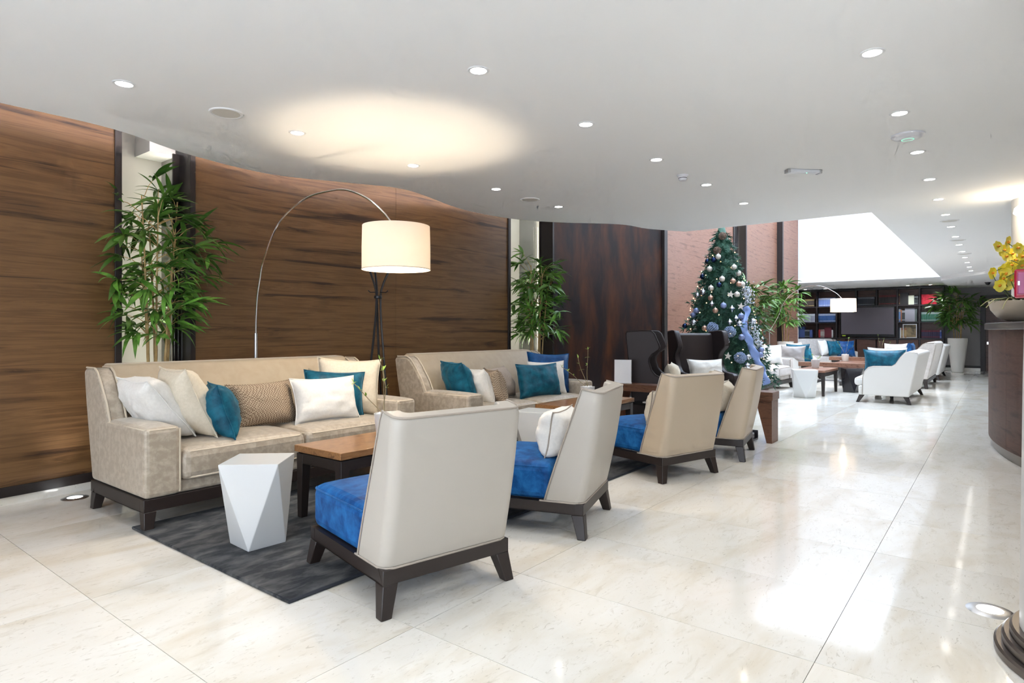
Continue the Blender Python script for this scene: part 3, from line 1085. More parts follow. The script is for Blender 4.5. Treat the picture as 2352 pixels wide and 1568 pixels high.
def table(u0, u1, v0, v1, label, top='walnut_top', z=.475):
    cu, cv = (u0 + u1) / 2, (v0 + v1) / 2
    t = thing('coffee_table', label, 'table', (cu, cv, 0), 0, 'walnut-topped coffee tables')
    a, b = (u1 - u0) / 2, (v1 - v0) / 2
    MB().box(-a, a, -b, b, z - .042, z).build('table_top', M[top], t, bevel=.003)
    ap = MB()
    i = .012
    ap.box(-a + i, a - i, -b + i, -b + i + .03, z - .115, z - .05).box(-a + i, a - i, b - i - .03, b - i, z - .115, z - .05)
    ap.box(-a + i, -a + i + .03, -b + i + .03, b - i - .03, z - .115, z - .05).box(a - i - .03, a - i, -b + i + .03, b - i - .03, z - .115, z - .05)
    ap.build('apron', M['dark_wood'], t, bevel=.002)
    MB().box(-a + .02, a - .02, -b + .02, b - .02, z - .05, z - .042).build('shadow_gap', M['dark_wood'], t)
    for sx in (-1, 1):
        for sy in (-1, 1):
            x, y = sx * (a - .012 - .03), sy * (b - .012 - .03)
            MB().frustum((x + sx * .006, y + sy * .006, 0), (.022, .022), (x, y, z - .05), (.032, .032)).build('leg', M['dark_wood'], t, bevel=.002)
    MB().box(-a + .06, a - .06, -.02, .02, .20, .235).build('stretcher', M['dark_wood'], t)
    return t


def facet_stool(loc, top_ang, label, m='lacquer', s=1.0, st=.315, sb=.215, h=.47, group='faceted drum stools'):
    vs = []
    for k in range(4):
        a = R(top_ang + 45 + 90 * k)
        vs.append((st / math.sqrt(2) * math.cos(a), st / math.sqrt(2) * math.sin(a), h))
    for k in range(4):
        a = R(top_ang + 90 * k)
        vs.append((sb / math.sqrt(2) * math.cos(a), sb / math.sqrt(2) * math.sin(a), 0))
    fs = [(0, 1, 2, 3), (7, 6, 5, 4)]
    for k in range(4):
        fs.append((4 + k, 0 + k, (k - 1) % 4))          # point-down facet
        fs.append((4 + k, 4 + (k + 1) % 4, k))          # point-up facet
    o = MB().add(vs, fs).build('facet_stool', M[m], bevel=.003, ang=0, loc=(loc[0], loc[1], loc[2] if len(loc) > 2 else 0))
    return tag(o, label, 'stool', group)


def arc_lamp(pole, shade, pts, sr, z0, z1, label, watts, sh_dx=0):
    """pole/shade = (u,v); pts = (fraction of the reach, height)"""
    t = thing('arc_lamp', label, 'floor lamp', (pole[0], pole[1], 0), 0, 'arc floor lamps')
    P, S = Vector((0, 0, 0)), Vector((shade[0] - pole[0], shade[1] - pole[1], 0))
    MB().lathe([(0, .03), (.13, .03), (.14, .02), (.14, 0), (0, 0)], 32).build('base', M['steel'], t)
    zs = pts[0][1]
    MB().tube([(0, 0, .03), (0, 0, zs)], .013, 10).build('pole', M['steel'], t)
    arc = catmull([Vector((S.x * f, S.y * f, z)) for f, z in pts], 8)
    arc.append(Vector((S.x, S.y, z1 - .02)))
    MB().tube(arc, .0075, 8).build('arc', M['chrome'], t)
    sh = MB().lathe([(sr, z0), (sr * 1.0, (z0 + z1) / 2), (sr * .985, z1), (sr * .98, z1), (sr * .995, (z0 + z1) / 2), (sr * .995, z0), (sr, z0)], 56, (S.x, S.y, 0))
    so = sh.build('shade', M['shade'], t)
    MB().tube([(S.x + sr * math.cos(a * math.pi / 24), S.y + sr * math.sin(a * math.pi / 24), z0) for a in range(48)], .004, 6, True).build('shade_rim', M['cream_linen'], so)
    sp = MB()
    for k in range(3):
        a = 2 * math.pi * k / 3
        sp.tube([(S.x, S.y, z1 - .02), (S.x + .98 * sr * math.cos(a), S.y + .98 * sr * math.sin(a), z1 - .02)], .003, 5)
    sp.build('spider', M['steel'], so)
    zb = z1 - .15
    MB().tube([(S.x, S.y, z1 - .02), (S.x, S.y, z1 - .10)], .012, 8).build('socket', M['steel'], t)
    MB().ball((S.x, S.y, zb), .032, 14, 10).build('bulb', mat('bulb_glass', (1, 1, 1), .4, emit=(1, .85, .62), estr=30), t)
    l = bpy.data.lights.new('arc_lamp_light', 'POINT')
    l.energy, l.color, l.shadow_soft_size = watts, LAMP_COL, .05
    lo = bpy.data.objects.new('arc_lamp_light', l)
    COL.objects.link(lo)
    lo.parent, lo.location = t, (S.x, S.y, zb - .06)
    return t


def coat_stand(loc, label):
    t = thing('coat_stand', label, 'coat stand', (loc[0], loc[1], 0), 0, 'black coat stands')
    for k in range(3):
        a = 2 * math.pi * k / 3 + .5
        pts = []
        for z, r, tw in ((0, .20, 0), (.4, .14, .1), (.9, .075, .25), (1.3, .034, .5), (1.55, .026, .9), (1.66, .045, 1.1), (1.79, .10, 1.15), (1.90, .16, 1.15), (1.97, .19, 1.15)):
            b = a + tw
            pts.append((r * math.cos(b), r * math.sin(b), z))
        p = smooth_tube(pts, .0115, 5, 8).build('pole', M['black_metal'], t)
        MB().ball((.19 * math.cos(a + 1.15), .19 * math.sin(a + 1.15), 1.97), .016, 10, 8).build('pole_cap', M['black_metal'], p)
        b = a + .4
        MB().tube([(.02 * math.cos(b), .02 * math.sin(b), 1.60), (.09 * math.cos(b), .09 * math.sin(b), 1.595), (.115 * math.cos(b), .115 * math.sin(b), 1.615)], .005, 6).build('hook', M['black_metal'], t)
    MB().lathe([(.036, 1.535), (.042, 1.54), (.042, 1.56), (.036, 1.565)], 20).build('collar', M['black_metal'], t)
    return t


def leaf_mesh(name, w=.085, bend=.35, n=5):
    vs, fs = [], []
    for i in range(n + 1):
        s = i / n
        ww = w * (math.sin(math.pi * min(1, s * 1.02 + .02)) ** .75) * (1 - .25 * s) * .5
        if i == n:
            ww = .001
        x = s * math.cos(bend * s * .7)
        z = -bend * s * s * .8
        vs += [(x, -ww, z + ww * .35), (x, 0, z), (x, ww, z + ww * .35)]
    for i in range(n):
        a = i * 3
        fs += [(a, a + 1, a + 4, a + 3), (a + 1, a + 2, a + 5, a + 4)]
    return vs, fs


LEAVES = [leaf_mesh('leaf', .19, .18), leaf_mesh('leaf', .21, .42), leaf_mesh('leaf', .17, .65)]
LEAF_ME = []
for vs, fs in LEAVES:
    LEAF_ME.append(MB().add(vs, fs).mesh('leaf', 80))


def bamboo(loc, label, pot_h, pot_r, zlo, zhi, spread, n_cane, clusters, separate, seed, lim=None, scale=1.0, round_pot=False, leaflen=(.17, .30)):
    rnd = random.Random(seed)
    t = thing('potted_bamboo', label, 'plant', (loc[0], loc[1], 0), 0, 'potted bamboo plants')
    pr, ph = pot_r, pot_h
    MB().lathe([(0, 0), (pr * .55, 0), (pr * .60, .01), (pr * .80, ph * .45), (pr, ph * .93), (pr * 1.0, ph), (pr * .93, ph), (pr * .90, ph * .93), (0, ph * .93)], 36).build('pot', M['ceramic'], t)
    pb = MB()
    for i in range(46):
        a, r = rnd.uniform(0, 6.28), pr * .85 * math.sqrt(rnd.random())
        pb.ball((r * math.cos(a), r * math.sin(a), ph * .955 + rnd.uniform(0, .02)), rnd.uniform(.018, .032), 6, 4, (1, 1.2, .7))
    o = pb.build('pebbles', M['pebble'], t)
    o['kind'] = 'stuff'
    canes = []
    for i in range(n_cane):
        a = 6.28 * i / n_cane + rnd.uniform(-.3, .3)
        r0, r1 = pr * .35, spread * rnd.uniform(.18, .42)
        ztop = zhi - (.05 + .28 * (i % 3) / 2) * (zhi - zlo)
        pts = []
        for k in range(7):
            s = k / 6
            r = r0 + (r1 - r0) * s ** 1.6
            pts.append(Vector((r * math.cos(a + .2 * s), r * math.sin(a + .2 * s), ph * .93 + (ztop - ph * .93) * s)))
        canes.append(pts)
        P = catmull(pts, 4)
        rr = [.0115 * (1 - .6 * j / (len(P) - 1)) * (1.18 if j % 4 == 0 else 1) for j in range(len(P))]
        MB().tube(P, rr, 7).build('cane', M['cane'], t)
    fol, tw = MB(), MB()
    count = 0
    for c in range(clusters):
        pts = canes[c % n_cane]
        s = ((c // n_cane) + rnd.random()) / (clusters / n_cane)
        z = zlo + (zhi - zlo) * .93 * s
        zb, zt = pts[0].z, pts[-1].z
        f = min(.999, max(0, (z - zb) / (zt - zb)))
        k = int(f * 6)
        base = pts[k].lerp(pts[k + 1], f * 6 - k)
        a = rnd.uniform(0, 6.28)
        env = math.sin(math.pi * min(1, max(.12, s * .85 + .12))) ** .5
        reach = spread * env * rnd.uniform(.25, .78)
        tip = base + Vector((math.cos(a) * reach, math.sin(a) * reach, rnd.uniform(.02, .16) * (1 if s < .8 else 1.5)))
        if lim:
            tip = lim(tip)
        tw.tube([base, base.lerp(tip, .55) + Vector((0, 0, .025)), tip], [.004, .003, .002], 4)
        nl = rnd.choice((5, 6, 6, 7))
        for q in range(nl):
            fa = a + (q - (nl - 1) / 2) * rnd.uniform(.36, .5)
            pitch = rnd.uniform(-.6, .55) + (.45 if s > .85 else 0)
            ln = rnd.uniform(*leaflen)
            li = rnd.randrange(3)
            pos = tip - (tip - base) * (.12 * rnd.random())
            if lim:
                end = pos + Vector((math.cos(fa) * math.cos(pitch), math.sin(fa) * math.cos(pitch), 0)) * ln
                e2 = lim(end)
                if (e2 - end).length > .01:
                    fa = math.atan2(e2.y - pos.y, e2.x - pos.x)
            roll = rnd.uniform(-.7, .7)
            mat4 = Matrix.Translation(pos) @ Matrix.Rotation(fa, 4, 'Z') @ Matrix.Rotation(-pitch, 4, 'Y') @ Matrix.Rotation(roll, 4, 'X') @ Matrix.Scale(ln, 4)
            if separate and count < 300:
                o = link('leaf', LEAF_ME[li], M['leaf'], t)
                o.matrix_local = mat4
                count += 1
            else:
                fol.add([mat4 @ Vector(p) for p in LEAVES[li][0]], LEAVES[li][1])
    o = tw.build('branchlets', M['cane'], t)
    o['kind'] = 'stuff'
    if fol.v:
        o = fol.build('foliage', M['leaf'], t, ang=80)
        o['kind'] = 'stuff'
    return t


def twig_pot(loc, label, s=1.0, seed=0, h=.36):
    rnd = random.Random(seed)
    t = thing('twig_pot', label, 'plant', loc, 0, 'small white twig pots')
    r = .068 * s
    MB().lathe([(0, 0), (r * .72, 0), (r * .78, .008), (r, .14 * s), (r * .94, .14 * s), (r * .88, .125 * s), (0, .125 * s)], 28).build('pot', M['lacquer'], t)
    pb = MB()
    for i in range(16):
        a, q = rnd.uniform(0, 6.28), r * .75 * math.sqrt(rnd.random())
        pb.ball((q * math.cos(a), q * math.sin(a), .132 * s), rnd.uniform(.012, .02), 6, 4)
    o = pb.build('pebbles', M['pebble'], t)
    o['kind'] = 'stuff'
    lv, tg = [], MB()
    for k in range(3):
        a = rnd.uniform(0, 6.28)
        p = Vector((0, 0, .12 * s))
        pts = [p]
        for j in range(5):
            p = p + Vector((.02 * math.cos(a) * (1 + k * .7) + rnd.uniform(-.012, .012), .02 * math.sin(a) * (1 + k * .7) + rnd.uniform(-.012, .012), h * (1 - .22 * k) / 5))
            pts.append(p)
            if j > 1:
                for q in range(2):
                    lv.append((p, rnd.uniform(0, 6.28), rnd.uniform(-.1, 1.1)))
        tg.tube(catmull(pts, 3), .0028, 5)
        lv.append((p, a, 1.2))
    tg.build('twigs', M['twig'], t)
    for p, a, pi in lv:
        o = link('leaf', LEAF_TW, M['twigleaf'], t)
        o.matrix_local = Matrix.Translation(p) @ Matrix.Rotation(a, 4, 'Z') @ Matrix.Rotation(-pi, 4, 'Y') @ Matrix.Scale(rnd.uniform(.03, .05), 4)
    return t


_v, _f = leaf_mesh('leaf', .38, .2)
LEAF_TW = MB().add(_v, _f).mesh('twig_leaf', 80)

# ================================================================== NEAR LOUNGE
# rug
rug_t = thing('rug', 'dark charcoal rug under the near seating group', 'rug', (0, 0, 0))
MB().box(1.545, 5.45, 2.455, 4.13, .0, .016).build('pile', M['rug'], rug_t, bevel=.007, seg=3)
MB().tube([(1.55, 2.46, .009), (5.445, 2.46, .009), (5.445, 4.125, .009), (1.55, 4.125, .009)], .009, 6, True).build('bound_edge', mat('rug_edge', (.03, .033, .042), .9), rug_t)

sofa((2.65, 4.415), 270, 'long champagne velvet sofa in front of the arc lamp, nearest the camera')
sofa((5.30, 4.215), 270, 'champagne velvet sofa before the second bamboo, beyond the black coat stand', L=2.2)

for c, ang, lab, lea in (((2.12, 2.327), 77.3, 'cream leather chair with royal blue seat, nearest the camera', 'leather_grey'),
                         ((3.27, 2.354), 107, 'second cream leather chair from the camera, turned side-on with round cushion', 'leather_grey'),
                         ((5.009, 2.363), 73.6, 'third beige leather chair from the camera, its back square to us', 'leather'),
                         ((6.06, 2.289), 100, 'fourth and farthest beige leather chair, beside the slab-legged console', 'leather')):
    armchair(c, ang, lab, lea)

table(2.27, 3.42, 3.06, 3.54, 'walnut-topped coffee table in front of the nearest sofa')
table(5.0, 6.15, 3.12, 3.62, 'walnut-topped coffee table in front of the second champagne sofa')
facet_stool((1.866, 3.265, .016), 42, 'white faceted stool standing on the rug by the nearest coffee table')
facet_stool((4.55, 3.28, .016), 10, 'white faceted stool between the two sofas, beside the side-on chair')
twig_pot((2.86, 3.36, .475), 'small white pot with budding twigs on the nearest coffee table', 1.1, 3, .40)
twig_pot((5.52, 3.33, .475), 'small white pot with leafy twigs on the second coffee table', 1.1, 8, .40)

# pillows on the nearest sofa
Z = .49
G1 = 'pillows on the nearest sofa'
pillow((1.80, 4.42, Z + .21), .50, .48, .20, 'white_linen', 'white pillow slumped over the left arm of the nearest sofa', 90, 38, 0, G1)
pillow((1.97, 4.34, Z + .235), .50, .50, .19, 'cream_linen', 'large cream pillow leaning behind the white one at the left arm', 84, 24, 0, G1)
pillow((2.13, 4.20, Z + .17), .40, .38, .17, 'teal', 'square teal velvet pillow at the left end of the nearest sofa', 72, 17, 0, G1)
pillow((2.56, 4.40, Z + .155), .56, .35, .16, 'check', 'brown houndstooth lumbar pillow in the middle of the nearest sofa', 6, 20, 0, G1)
pillow((3.00, 4.24, Z + .165), .54, .37, .17, 'white_linen', 'white rectangular pillow right of the houndstooth one', -12, 20, 0, G1)
pillow((3.17, 4.36, Z + .185), .50, .40, .16, 'teal', 'teal velvet pillow tucked behind the white rectangular pillow', -28, 18, 4, G1)
pillow((3.36, 4.42, Z + .23), .54, .50, .17, 'cream_linen', 'large cream pillow in the right corner of the nearest sofa', -34, 14, 3, G1)
# pillows on the second sofa
G2 = 'pillows on the second sofa'
pillow((4.56, 4.24, Z + .20), .46, .45, .18, 'teal', 'teal velvet pillow against the left arm of the second sofa', 70, 24, 0, G2)
pillow((4.72, 4.12, Z + .16), .40, .38, .16, 'white_linen', 'white pillow beside the teal one on the second sofa', 76, 22, 0, G2)
pillow((4.86, 4.02, Z + .155), .36, .36, .15, 'check', 'small brown checked pillow at the front of the second sofa', 62, 16, 0, G2)
pillow((5.16, 4.20, Z + .16), .52, .36, .16, 'stripe', 'taupe ribbed pillow lying against the back of the second sofa', 14, 24, 0, G2)
pillow((5.58, 3.99, Z + .165), .58, .38, .17, 'teal', 'wide teal velvet lumbar pillow on the second sofa', -16, 14, 0, G2)
pillow((5.86, 4.07, Z + .17), .46, .40, .15, 'white_linen', 'white pillow squeezed between the two blue ones', -30, 14, 0, G2)
pillow((6.02, 4.16, Z + .22), .54, .48, .18, 'deepblue', 'large royal blue pillow in the right corner of the second sofa', -32, 12, 3, G2)
# round-edged cushions on the chairs
for c, ang, lab in (((3.27, 2.354), 107, 'cream cushion standing on the side-on blue-seated chair'),
                    ((5.009, 2.363), 73.6, 'cream cushion standing on the third blue-seated chair'),
                    ((6.06, 2.289), 100, 'cream cushion standing on the farthest blue-seated chair')):
    f = Vector((math.cos(R(ang)), math.sin(R(ang)), 0))
    p = Vector((c[0], c[1], .43 + .135)) + f * (-.15)
    pillow(p, .44, .29, .21, 'white_linen' if ang > 105 else 'cream_linen', lab, ang + 90, 12, 0, 'cushions on the lounge chairs', 'pipe_grey')

# arc lamp over the nearest sofa
PO, SHD = (2.894, 5.10), (3.097, 3.51)


def arc_from_pixels(P, S, pix):
    out = []
    for x, y in pix:
        a, b = ratio(x)
        # ray (a,b)*d crosses the vertical plane P + f (S-P)
        dx, dy = S[0] - P[0], S[1] - P[1]
        det = a * (-dy) - b * (-dx)
        d = (P[0] * (-dy) - P[1] * (-dx)) / det
        f = (a * P[1] - b * P[0]) / (a * (-dy) - b * (-dx))
        out.append((f, EYE + (HORIZON - y) * d / FPX))
    return out


arc1 = arc_from_pixels(PO, SHD, [(587, 765), (588, 730), (591, 680), (597, 640), (605, 600), (640, 513), (700, 457), (760, 438), (800, 437), (848, 458), (885, 492)])
arc1[0] = (0, arc1[0][1])
arc1 = [(max(0, f), z) for f, z in arc1]
arc_lamp(PO, SHD, arc1, .25, 1.655, 1.975, 'chrome arc lamp with glowing white drum shade over the nearest sofa', LAMP_W)
coat_stand((4.2, 5.04), 'black twisted coat stand behind the arc lamp shade, between the two sofas')


def lim1(p):
    # keep leaves in the alcove or in front of the walnut panels
    q = p.copy()
    if abs(q.x) > .26:
        q.y = min(q.y, -.06 - .15 * (abs(q.x) - .26))
    q.y = max(-.38, min(q.y, .40))
    q.x = max(-.34, min(.62, q.x))
    return q


bamboo((2.22, 5.42), 'tall potted bamboo in the first alcove, behind the nearest sofa', .55, .19, 1.12, 2.34, .46, 6, 96, True, 11, lim1, leaflen=(.16, .27))


def lim2(p):
    q = p.copy()
    q.y = max(-.42, min(q.y, .28))
    if q.x > .18:
        q.y = min(q.y, -.16)
    q.x = max(-.42, min(.5, q.x))
    return q


bamboo((7.02, 5.06), 'potted bamboo in the second alcove beside the dark bronze panel', .55, .19, 1.05, 2.16, .46, 6, 90, True, 12, lim2, leaflen=(.16, .27))

# console between the seating groups
ct = thing('console_table', 'long low walnut console with slab legs beside the farthest lounge chair', 'console', (7.04, 2.87, 0))
MB().box(-.13, .13, -.98, .98, .46, .545).build('top', M['console_wood'], ct, bevel=.003)
for s in (-1, 1):
    prof = [(s * .97, 0), (s * .97, .46), (s * .80, .46), (s * .915, 0)]
    MB().prism(prof, -.12, .12, 'x').build('slab_leg', M['console_wood'], ct, bevel=.003, ang=0)
MB().box(-.11, .11, -.70, .70, .30, .325).build('lower_shelf', M['brown_tray'], ct)
mg = thing('magazine', 'white magazine lying on the black lower shelf of the console', 'magazine', (7.02, 3.30, .326))
MB().box(-.08, .08, -.11, .11, 0, .012).build('pages', M['card'], mg)
MB().box(-.081, .081, -.111, .111, .012, .014).build('magazine_cover', M['lacquer'], mg)
cd = thing('sign_holder', 'blank white upright card in a clear holder on the console', 'card', (6.98, 3.70, .546), R(-66))
MB().box(-.105, .105, -.002, .002, .012, .295).build('card', M['card'], cd, rot=(R(-6), 0, 0))
MB().box(-.11, .11, -.03, .04, 0, .012).build('stand', M['plastic'], cd, bevel=.003)
bt = thing('black_tray', 'low black tray holding booklets on the floor under the console', 'tray', (7.0, 2.25, 0))
MB().box(-.12, .12, -.15, .15, 0, .02).box(-.12, -.11, -.15, .15, .02, .10).box(.11, .12, -.15, .15, .02, .10).box(-.11, .11, .14, .15, .02, .10).build('tray', M['black_lacquer'], bt)
for i in range(3):
    bk = tag(MB().box(-.09, .09, -.12, .12, 0, .016).build('booklet', M['card'] if i != 1 else M['grey_pillow'], bevel=.002, loc=(7.0, 2.25, .021 + .018 * i)),
             ['lowest', 'middle', 'topmost'][i] + ' booklet in the black tray under the console', 'booklet', 'booklets in the tray')

wingchair((7.72, 3.50), -72, 'dark leather wing chair facing right, before the bronze panel')
wingchair((8.80, 3.36), -132, 'dark leather wing chair facing us, in front of the Christmas tree')
pillow((7.78, 3.39, .45 + .16), .46, .34, .16, 'cream_linen', 'cream pillow on the side-on dark wing chair', 18, 12)
pillow((8.75, 3.31, .45 + .17), .54, .36, .18, 'white_linen', 'white pillow on the dark wing chair facing us', -42, 14)

# ================================================================== CHRISTMAS TREE
TC = Vector((10.45, 3.68, 0))
FW = Vector((cH, sH, 0))
RT = Vector((sH, -cH, 0))
TOPZ, LOWZ, TR = 3.02, .30, .88


def tree_r(z):
    s = max(0, min(1, (TOPZ - z) / (TOPZ - LOWZ)))
    return .05 + (TR - .05) * s ** .92


tree = thing('christmas_tree', 'tall decorated Christmas tree with dark green needles behind the wing chairs', 'tree', TC)
MB().box(-.55, .55, -.55, .55, 0, .16).build('stand', mat('tree_plinth', (.16, .155, .16), .6), tree, bevel=.01)
MB().tube([(0, 0, .16), (0, 0, 2.9)], [.05, .012], 10).build('trunk', M['cane'], tree)
rnd = random.Random(5)
fol = MB()
n_br = 620
for i in range(n_br):
    s = (i + .5) / n_br
    z = LOWZ + (TOPZ - LOWZ) * (1 - math.sqrt(1 - s * .995)) * 1.0
    a = i * 2.39996 + rnd.uniform(-.15, .15)
    r = tree_r(z) * rnd.uniform(.80, 1.06)
    d = Vector((math.cos(a), math.sin(a), 0))
    tip = d * r + Vector((0, 0, z + rnd.uniform(-.05, .05)))
    root = d * r * .25 + Vector((0, 0, z + .10 + .12 * r))
    for k in range(4):
        f = .42 + .58 * k / 3
        c = root.lerp(tip, f)
        ax = (tip - root).normalized()
        for q in range(9):
            side = Vector((rnd.gauss(0, 1), rnd.gauss(0, 1), rnd.gauss(0, .7)))
            side -= ax * side.dot(ax)
            side.normalize()
            dirv = (ax * rnd.uniform(.35, 1.0) + side * .75).normalized()
            ln = rnd.uniform(.055, .10)
            w = ax.cross(dirv)
            if w.length < 1e-4:
                continue
            w.normalize()
            w *= .009
            fol.add([c - w, c + w, c + dirv * ln + w * .35, c + dirv * ln - w * .35], [(0, 1, 2, 3)])
o = fol.build('needles', M['pine'], tree, ang=0)
o['kind'] = 'stuff'
# dense inner core so that no wall shines through
core = [(tree_r(z) * .66, z) for z in [LOWZ + .02 + (TOPZ - LOWZ - .1) * k / 8 for k in range(9)]]
MB().lathe([(0, core[0][1])] + core + [(0, core[-1][1] + .05)], 20).build('inner_branches', M['pine'], tree)


def on_tree(px, py, out=1.0):
    off = (px - 1657.0) * 10.5 / FPX
    d = 10.5
    for _ in range(4):
        z = EYE + (HORIZON - py) * d / FPX
        r = tree_r(z) * out
        fo = math.sqrt(max(r * r - off * off, .0))
        d = 10.5 - fo
        off = (px - 1176.0) / FPX * d - (RT.x * TC.x + RT.y * TC.y)
    return TC + RT * off - FW * fo + Vector((0, 0, z))


def crop(x, y):
    return 1520 + x / 3.92, 500 + y / 3.92


BM = {'navy': mat('navy_bauble', (.012, .03, .10), .15, .7), 'silver': mat('silver_bauble', (.62, .64, .70), .18, .9),
      'peri': mat('periwinkle_bauble', (.22, .27, .48), .35, .3), 'copper': mat('copper_bauble', (.50, .30, .22), .3, .6),
      'pearl': mat('pearl_bauble', (.66, .60, .54), .35, .3), 'star': mat('star_wood', (.68, .62, .56), .6),
      'frost': mat('frosted_blue', (.26, .34, .50), .7), 'cone': mottled('pine_cone', (.10, .055, .035), (.30, .21, .16), 30, .8),
      'ribbon': mat('blue_ribbon', (.22, .32, .62), .55, sheen=.4), 'glit': mat('silver_glitter', (.62, .66, .74), .3, .5)}
cap_me = MB().lathe([(.010, -.004), (.011, .012), (.0, .014)], 10).mesh('cap')


def bauble(px, py, kind, r, label, grp):
    p = on_tree(*crop(px, py), 1.03)
    t = thing('bauble', label, 'ornament', p, 0, grp)
    b = MB().ball((0, 0, 0), r, 18, 12)
    b.build('ball', BM[kind], t, ang=80)
    link('cap', cap_me, M['chrome'], t, loc=(0, 0, r))


for kind, r, label, spots in (
        ('navy', .044, 'shiny navy blue bauble hanging on the Christmas tree', ((412, 385), (467, 378), (367, 522), (208, 974), (517, 605))),
        ('silver', .052, 'mirror silver bauble hanging on the Christmas tree', ((373, 670), (323, 693), (290, 945), (820, 935), (700, 955), (778, 1255), (770, 1335), (585, 1110))),
        ('peri', .05, 'matt periwinkle blue bauble hanging on the Christmas tree', ((312, 835), (285, 872), (718, 1075), (715, 885), (893, 1190), (885, 1235), (555, 790))),
        ('copper', .045, 'copper pink bauble hanging on the Christmas tree', ((640, 570), (692, 597), (482, 835), (440, 722), (385, 995))),
        ('pearl', .046, 'pearly cream bauble hanging on the Christmas tree', ((508, 350), (543, 550), (430, 460), (443, 633), (725, 600), (677, 690), (690, 500), (650, 445)))):
    for k, (x, y) in enumerate(sorted(spots, key=lambda s: s[1])):
        bauble(x, y, kind, r, '%s, %s from the top' % (label, ORD[k]), label)
oct_me = MB().lathe([(0, -.065), (.02, -.03), (.048, 0), (.02, .03), (.0, .055)], 8).mesh('drop', 0)
for k, (x, y) in enumerate(((452, 775), (632, 815), (668, 905), (612, 938))):
    o = link('drop_ornament', oct_me, BM['silver'], loc=on_tree(*crop(x, y), 1.03))
    tag(o, 'faceted silver drop ornament hanging on the Christmas tree, %s from the top' % ORD[k], 'ornament', 'silver drop ornaments')
sv = []
for k in range(10):
    a, r = math.pi / 2 + math.pi * k / 5, (.062 if k % 2 == 0 else .026)
    sv.append((r * math.cos(a), r * math.sin(a)))
star_me = MB().prism(sv, -.007, .007, 'y').mesh('star', 0)
for k, (x, y) in enumerate(((620, 690), (712, 797), (595, 1245))):
    o = link('star_ornament', star_me, BM['star'], loc=on_tree(*crop(x, y), 1.06), rot=(0, R(8), HEAD - R(90)))
    tag(o, '%s pale wooden star on the Christmas tree' % ['highest', 'middle', 'lowest'][k], 'ornament', 'wooden star ornaments')
for (x, y), kind, r, nm, lab, grp in ([((x, y), 'frost', .085, 'hydrangea_ball', w + ' frosted blue hydrangea ball set in the Christmas tree', 'hydrangea balls') for x, y, w in ((455, 990, 'leftmost'), (615, 1025, 'middle'), (705, 1260, 'lowest'))] +
                                      [((x, y), 'cone', .06, 'pine_cone', w + ' brown pine cone cluster set in the Christmas tree', 'pine cone clusters') for x, y, w in ((545, 165, 'topmost'), (500, 295, 'second highest'), (742, 945, 'lowest'))]):
    p = on_tree(*crop(x, y), 1.0)
    mb = MB()
    q = random.Random(x)
    for k in range(130):
        zz = 1 - 2 * (k + .5) / 130
        a = k * 2.4
        rr = math.sqrt(1 - zz * zz)
        c = Vector((rr * math.cos(a), rr * math.sin(a), zz)) * r * q.uniform(.85, 1.05)
        mb.ball(c, r * .19, 5, 3, (1, 1, .7))
    tag(mb.build(nm, BM[kind], loc=p, ang=0), lab, 'ornament', grp)
# silver berry sprays
for k, pts in enumerate((((755, 640), (775, 700), (760, 760)), ((800, 950), (845, 1060), (860, 1140)))):
    mb = MB()
    q = random.Random(k + 40)
    a = [on_tree(*crop(*c), 1.06) for c in pts]
    P = catmull(a, 8)
    for j in range(150):
        c = q.choice(P) + Vector((q.gauss(0, .05), q.gauss(0, .05), q.gauss(0, .05)))
        mb.ball(c, q.uniform(.008, .016), 5, 3)
    o = tag(mb.build('berry_spray', BM['glit'], ang=0), ['upper', 'lower'][k] + ' silver glitter spray at the right edge of the Christmas tree', 'ornament', 'silver sprays')
    o['kind'] = 'stuff'
# blue ribbon
rp = [on_tree(*crop(*c), 1.08) for c in ((748, 800), (770, 850), (735, 960), (760, 1050), (800, 1140), (840, 1240), (880, 1330), (920, 1420), (945, 1500))]
P = catmull(rp, 6)
vs, fs = [], []
for i, p in enumerate(P):
    w = (RT * .06 + Vector((0, 0, .02))) * (.9 + .12 * math.sin(i * .7))
    b = FW * (.025 * math.sin(i * .8))
    vs += [p - w + b, p + b * -1, p + w + b]
for i in range(len(P) - 1):
    a = i * 3
    fs += [(a, a + 1, a + 4, a + 3), (a + 1, a + 2, a + 5, a + 4)]
rb = MB().add(vs, fs).build('ribbon', BM['ribbon'], ang=80)
sd = rb.modifiers.new('solid', 'SOLIDIFY')
sd.thickness = .003
tag(rb, 'long pale blue ribbon trailing down the right of the Christmas tree', 'ribbon')
# fairy lights
lt = thing('fairy_lights', 'string of warm fairy lights wound round the Christmas tree', 'string lights', (0, 0, 0))
mb, wire = MB(), []
q = random.Random(3)
for i in range(150):
    s = i / 149
    z = LOWZ + .1 + (TOPZ - LOWZ - .2) * (1 - math.sqrt(1 - s * .98))
    a = i * 1.9
    r = tree_r(z) * q.uniform(.95, 1.04)
    c = TC + Vector((r * math.cos(a), r * math.sin(a), z))
    mb.ball(c, .0085, 6, 4)
for i in range(360):
    s = i / 359
    z = LOWZ + .1 + (TOPZ - LOWZ - .2) * s
    r = tree_r(z) * .93
    wire.append(TC + Vector((r * math.cos(s * 70), r * math.sin(s * 70), z)))
o = mb.build('bulbs', mat('fairy_bulb', (1, .8, .6), .4, emit=(1, .52, .22), estr=5), lt, ang=0)
o['kind'] = 'stuff'
MB().tube(wire, .002, 4).build('wire', M['pine'], lt)

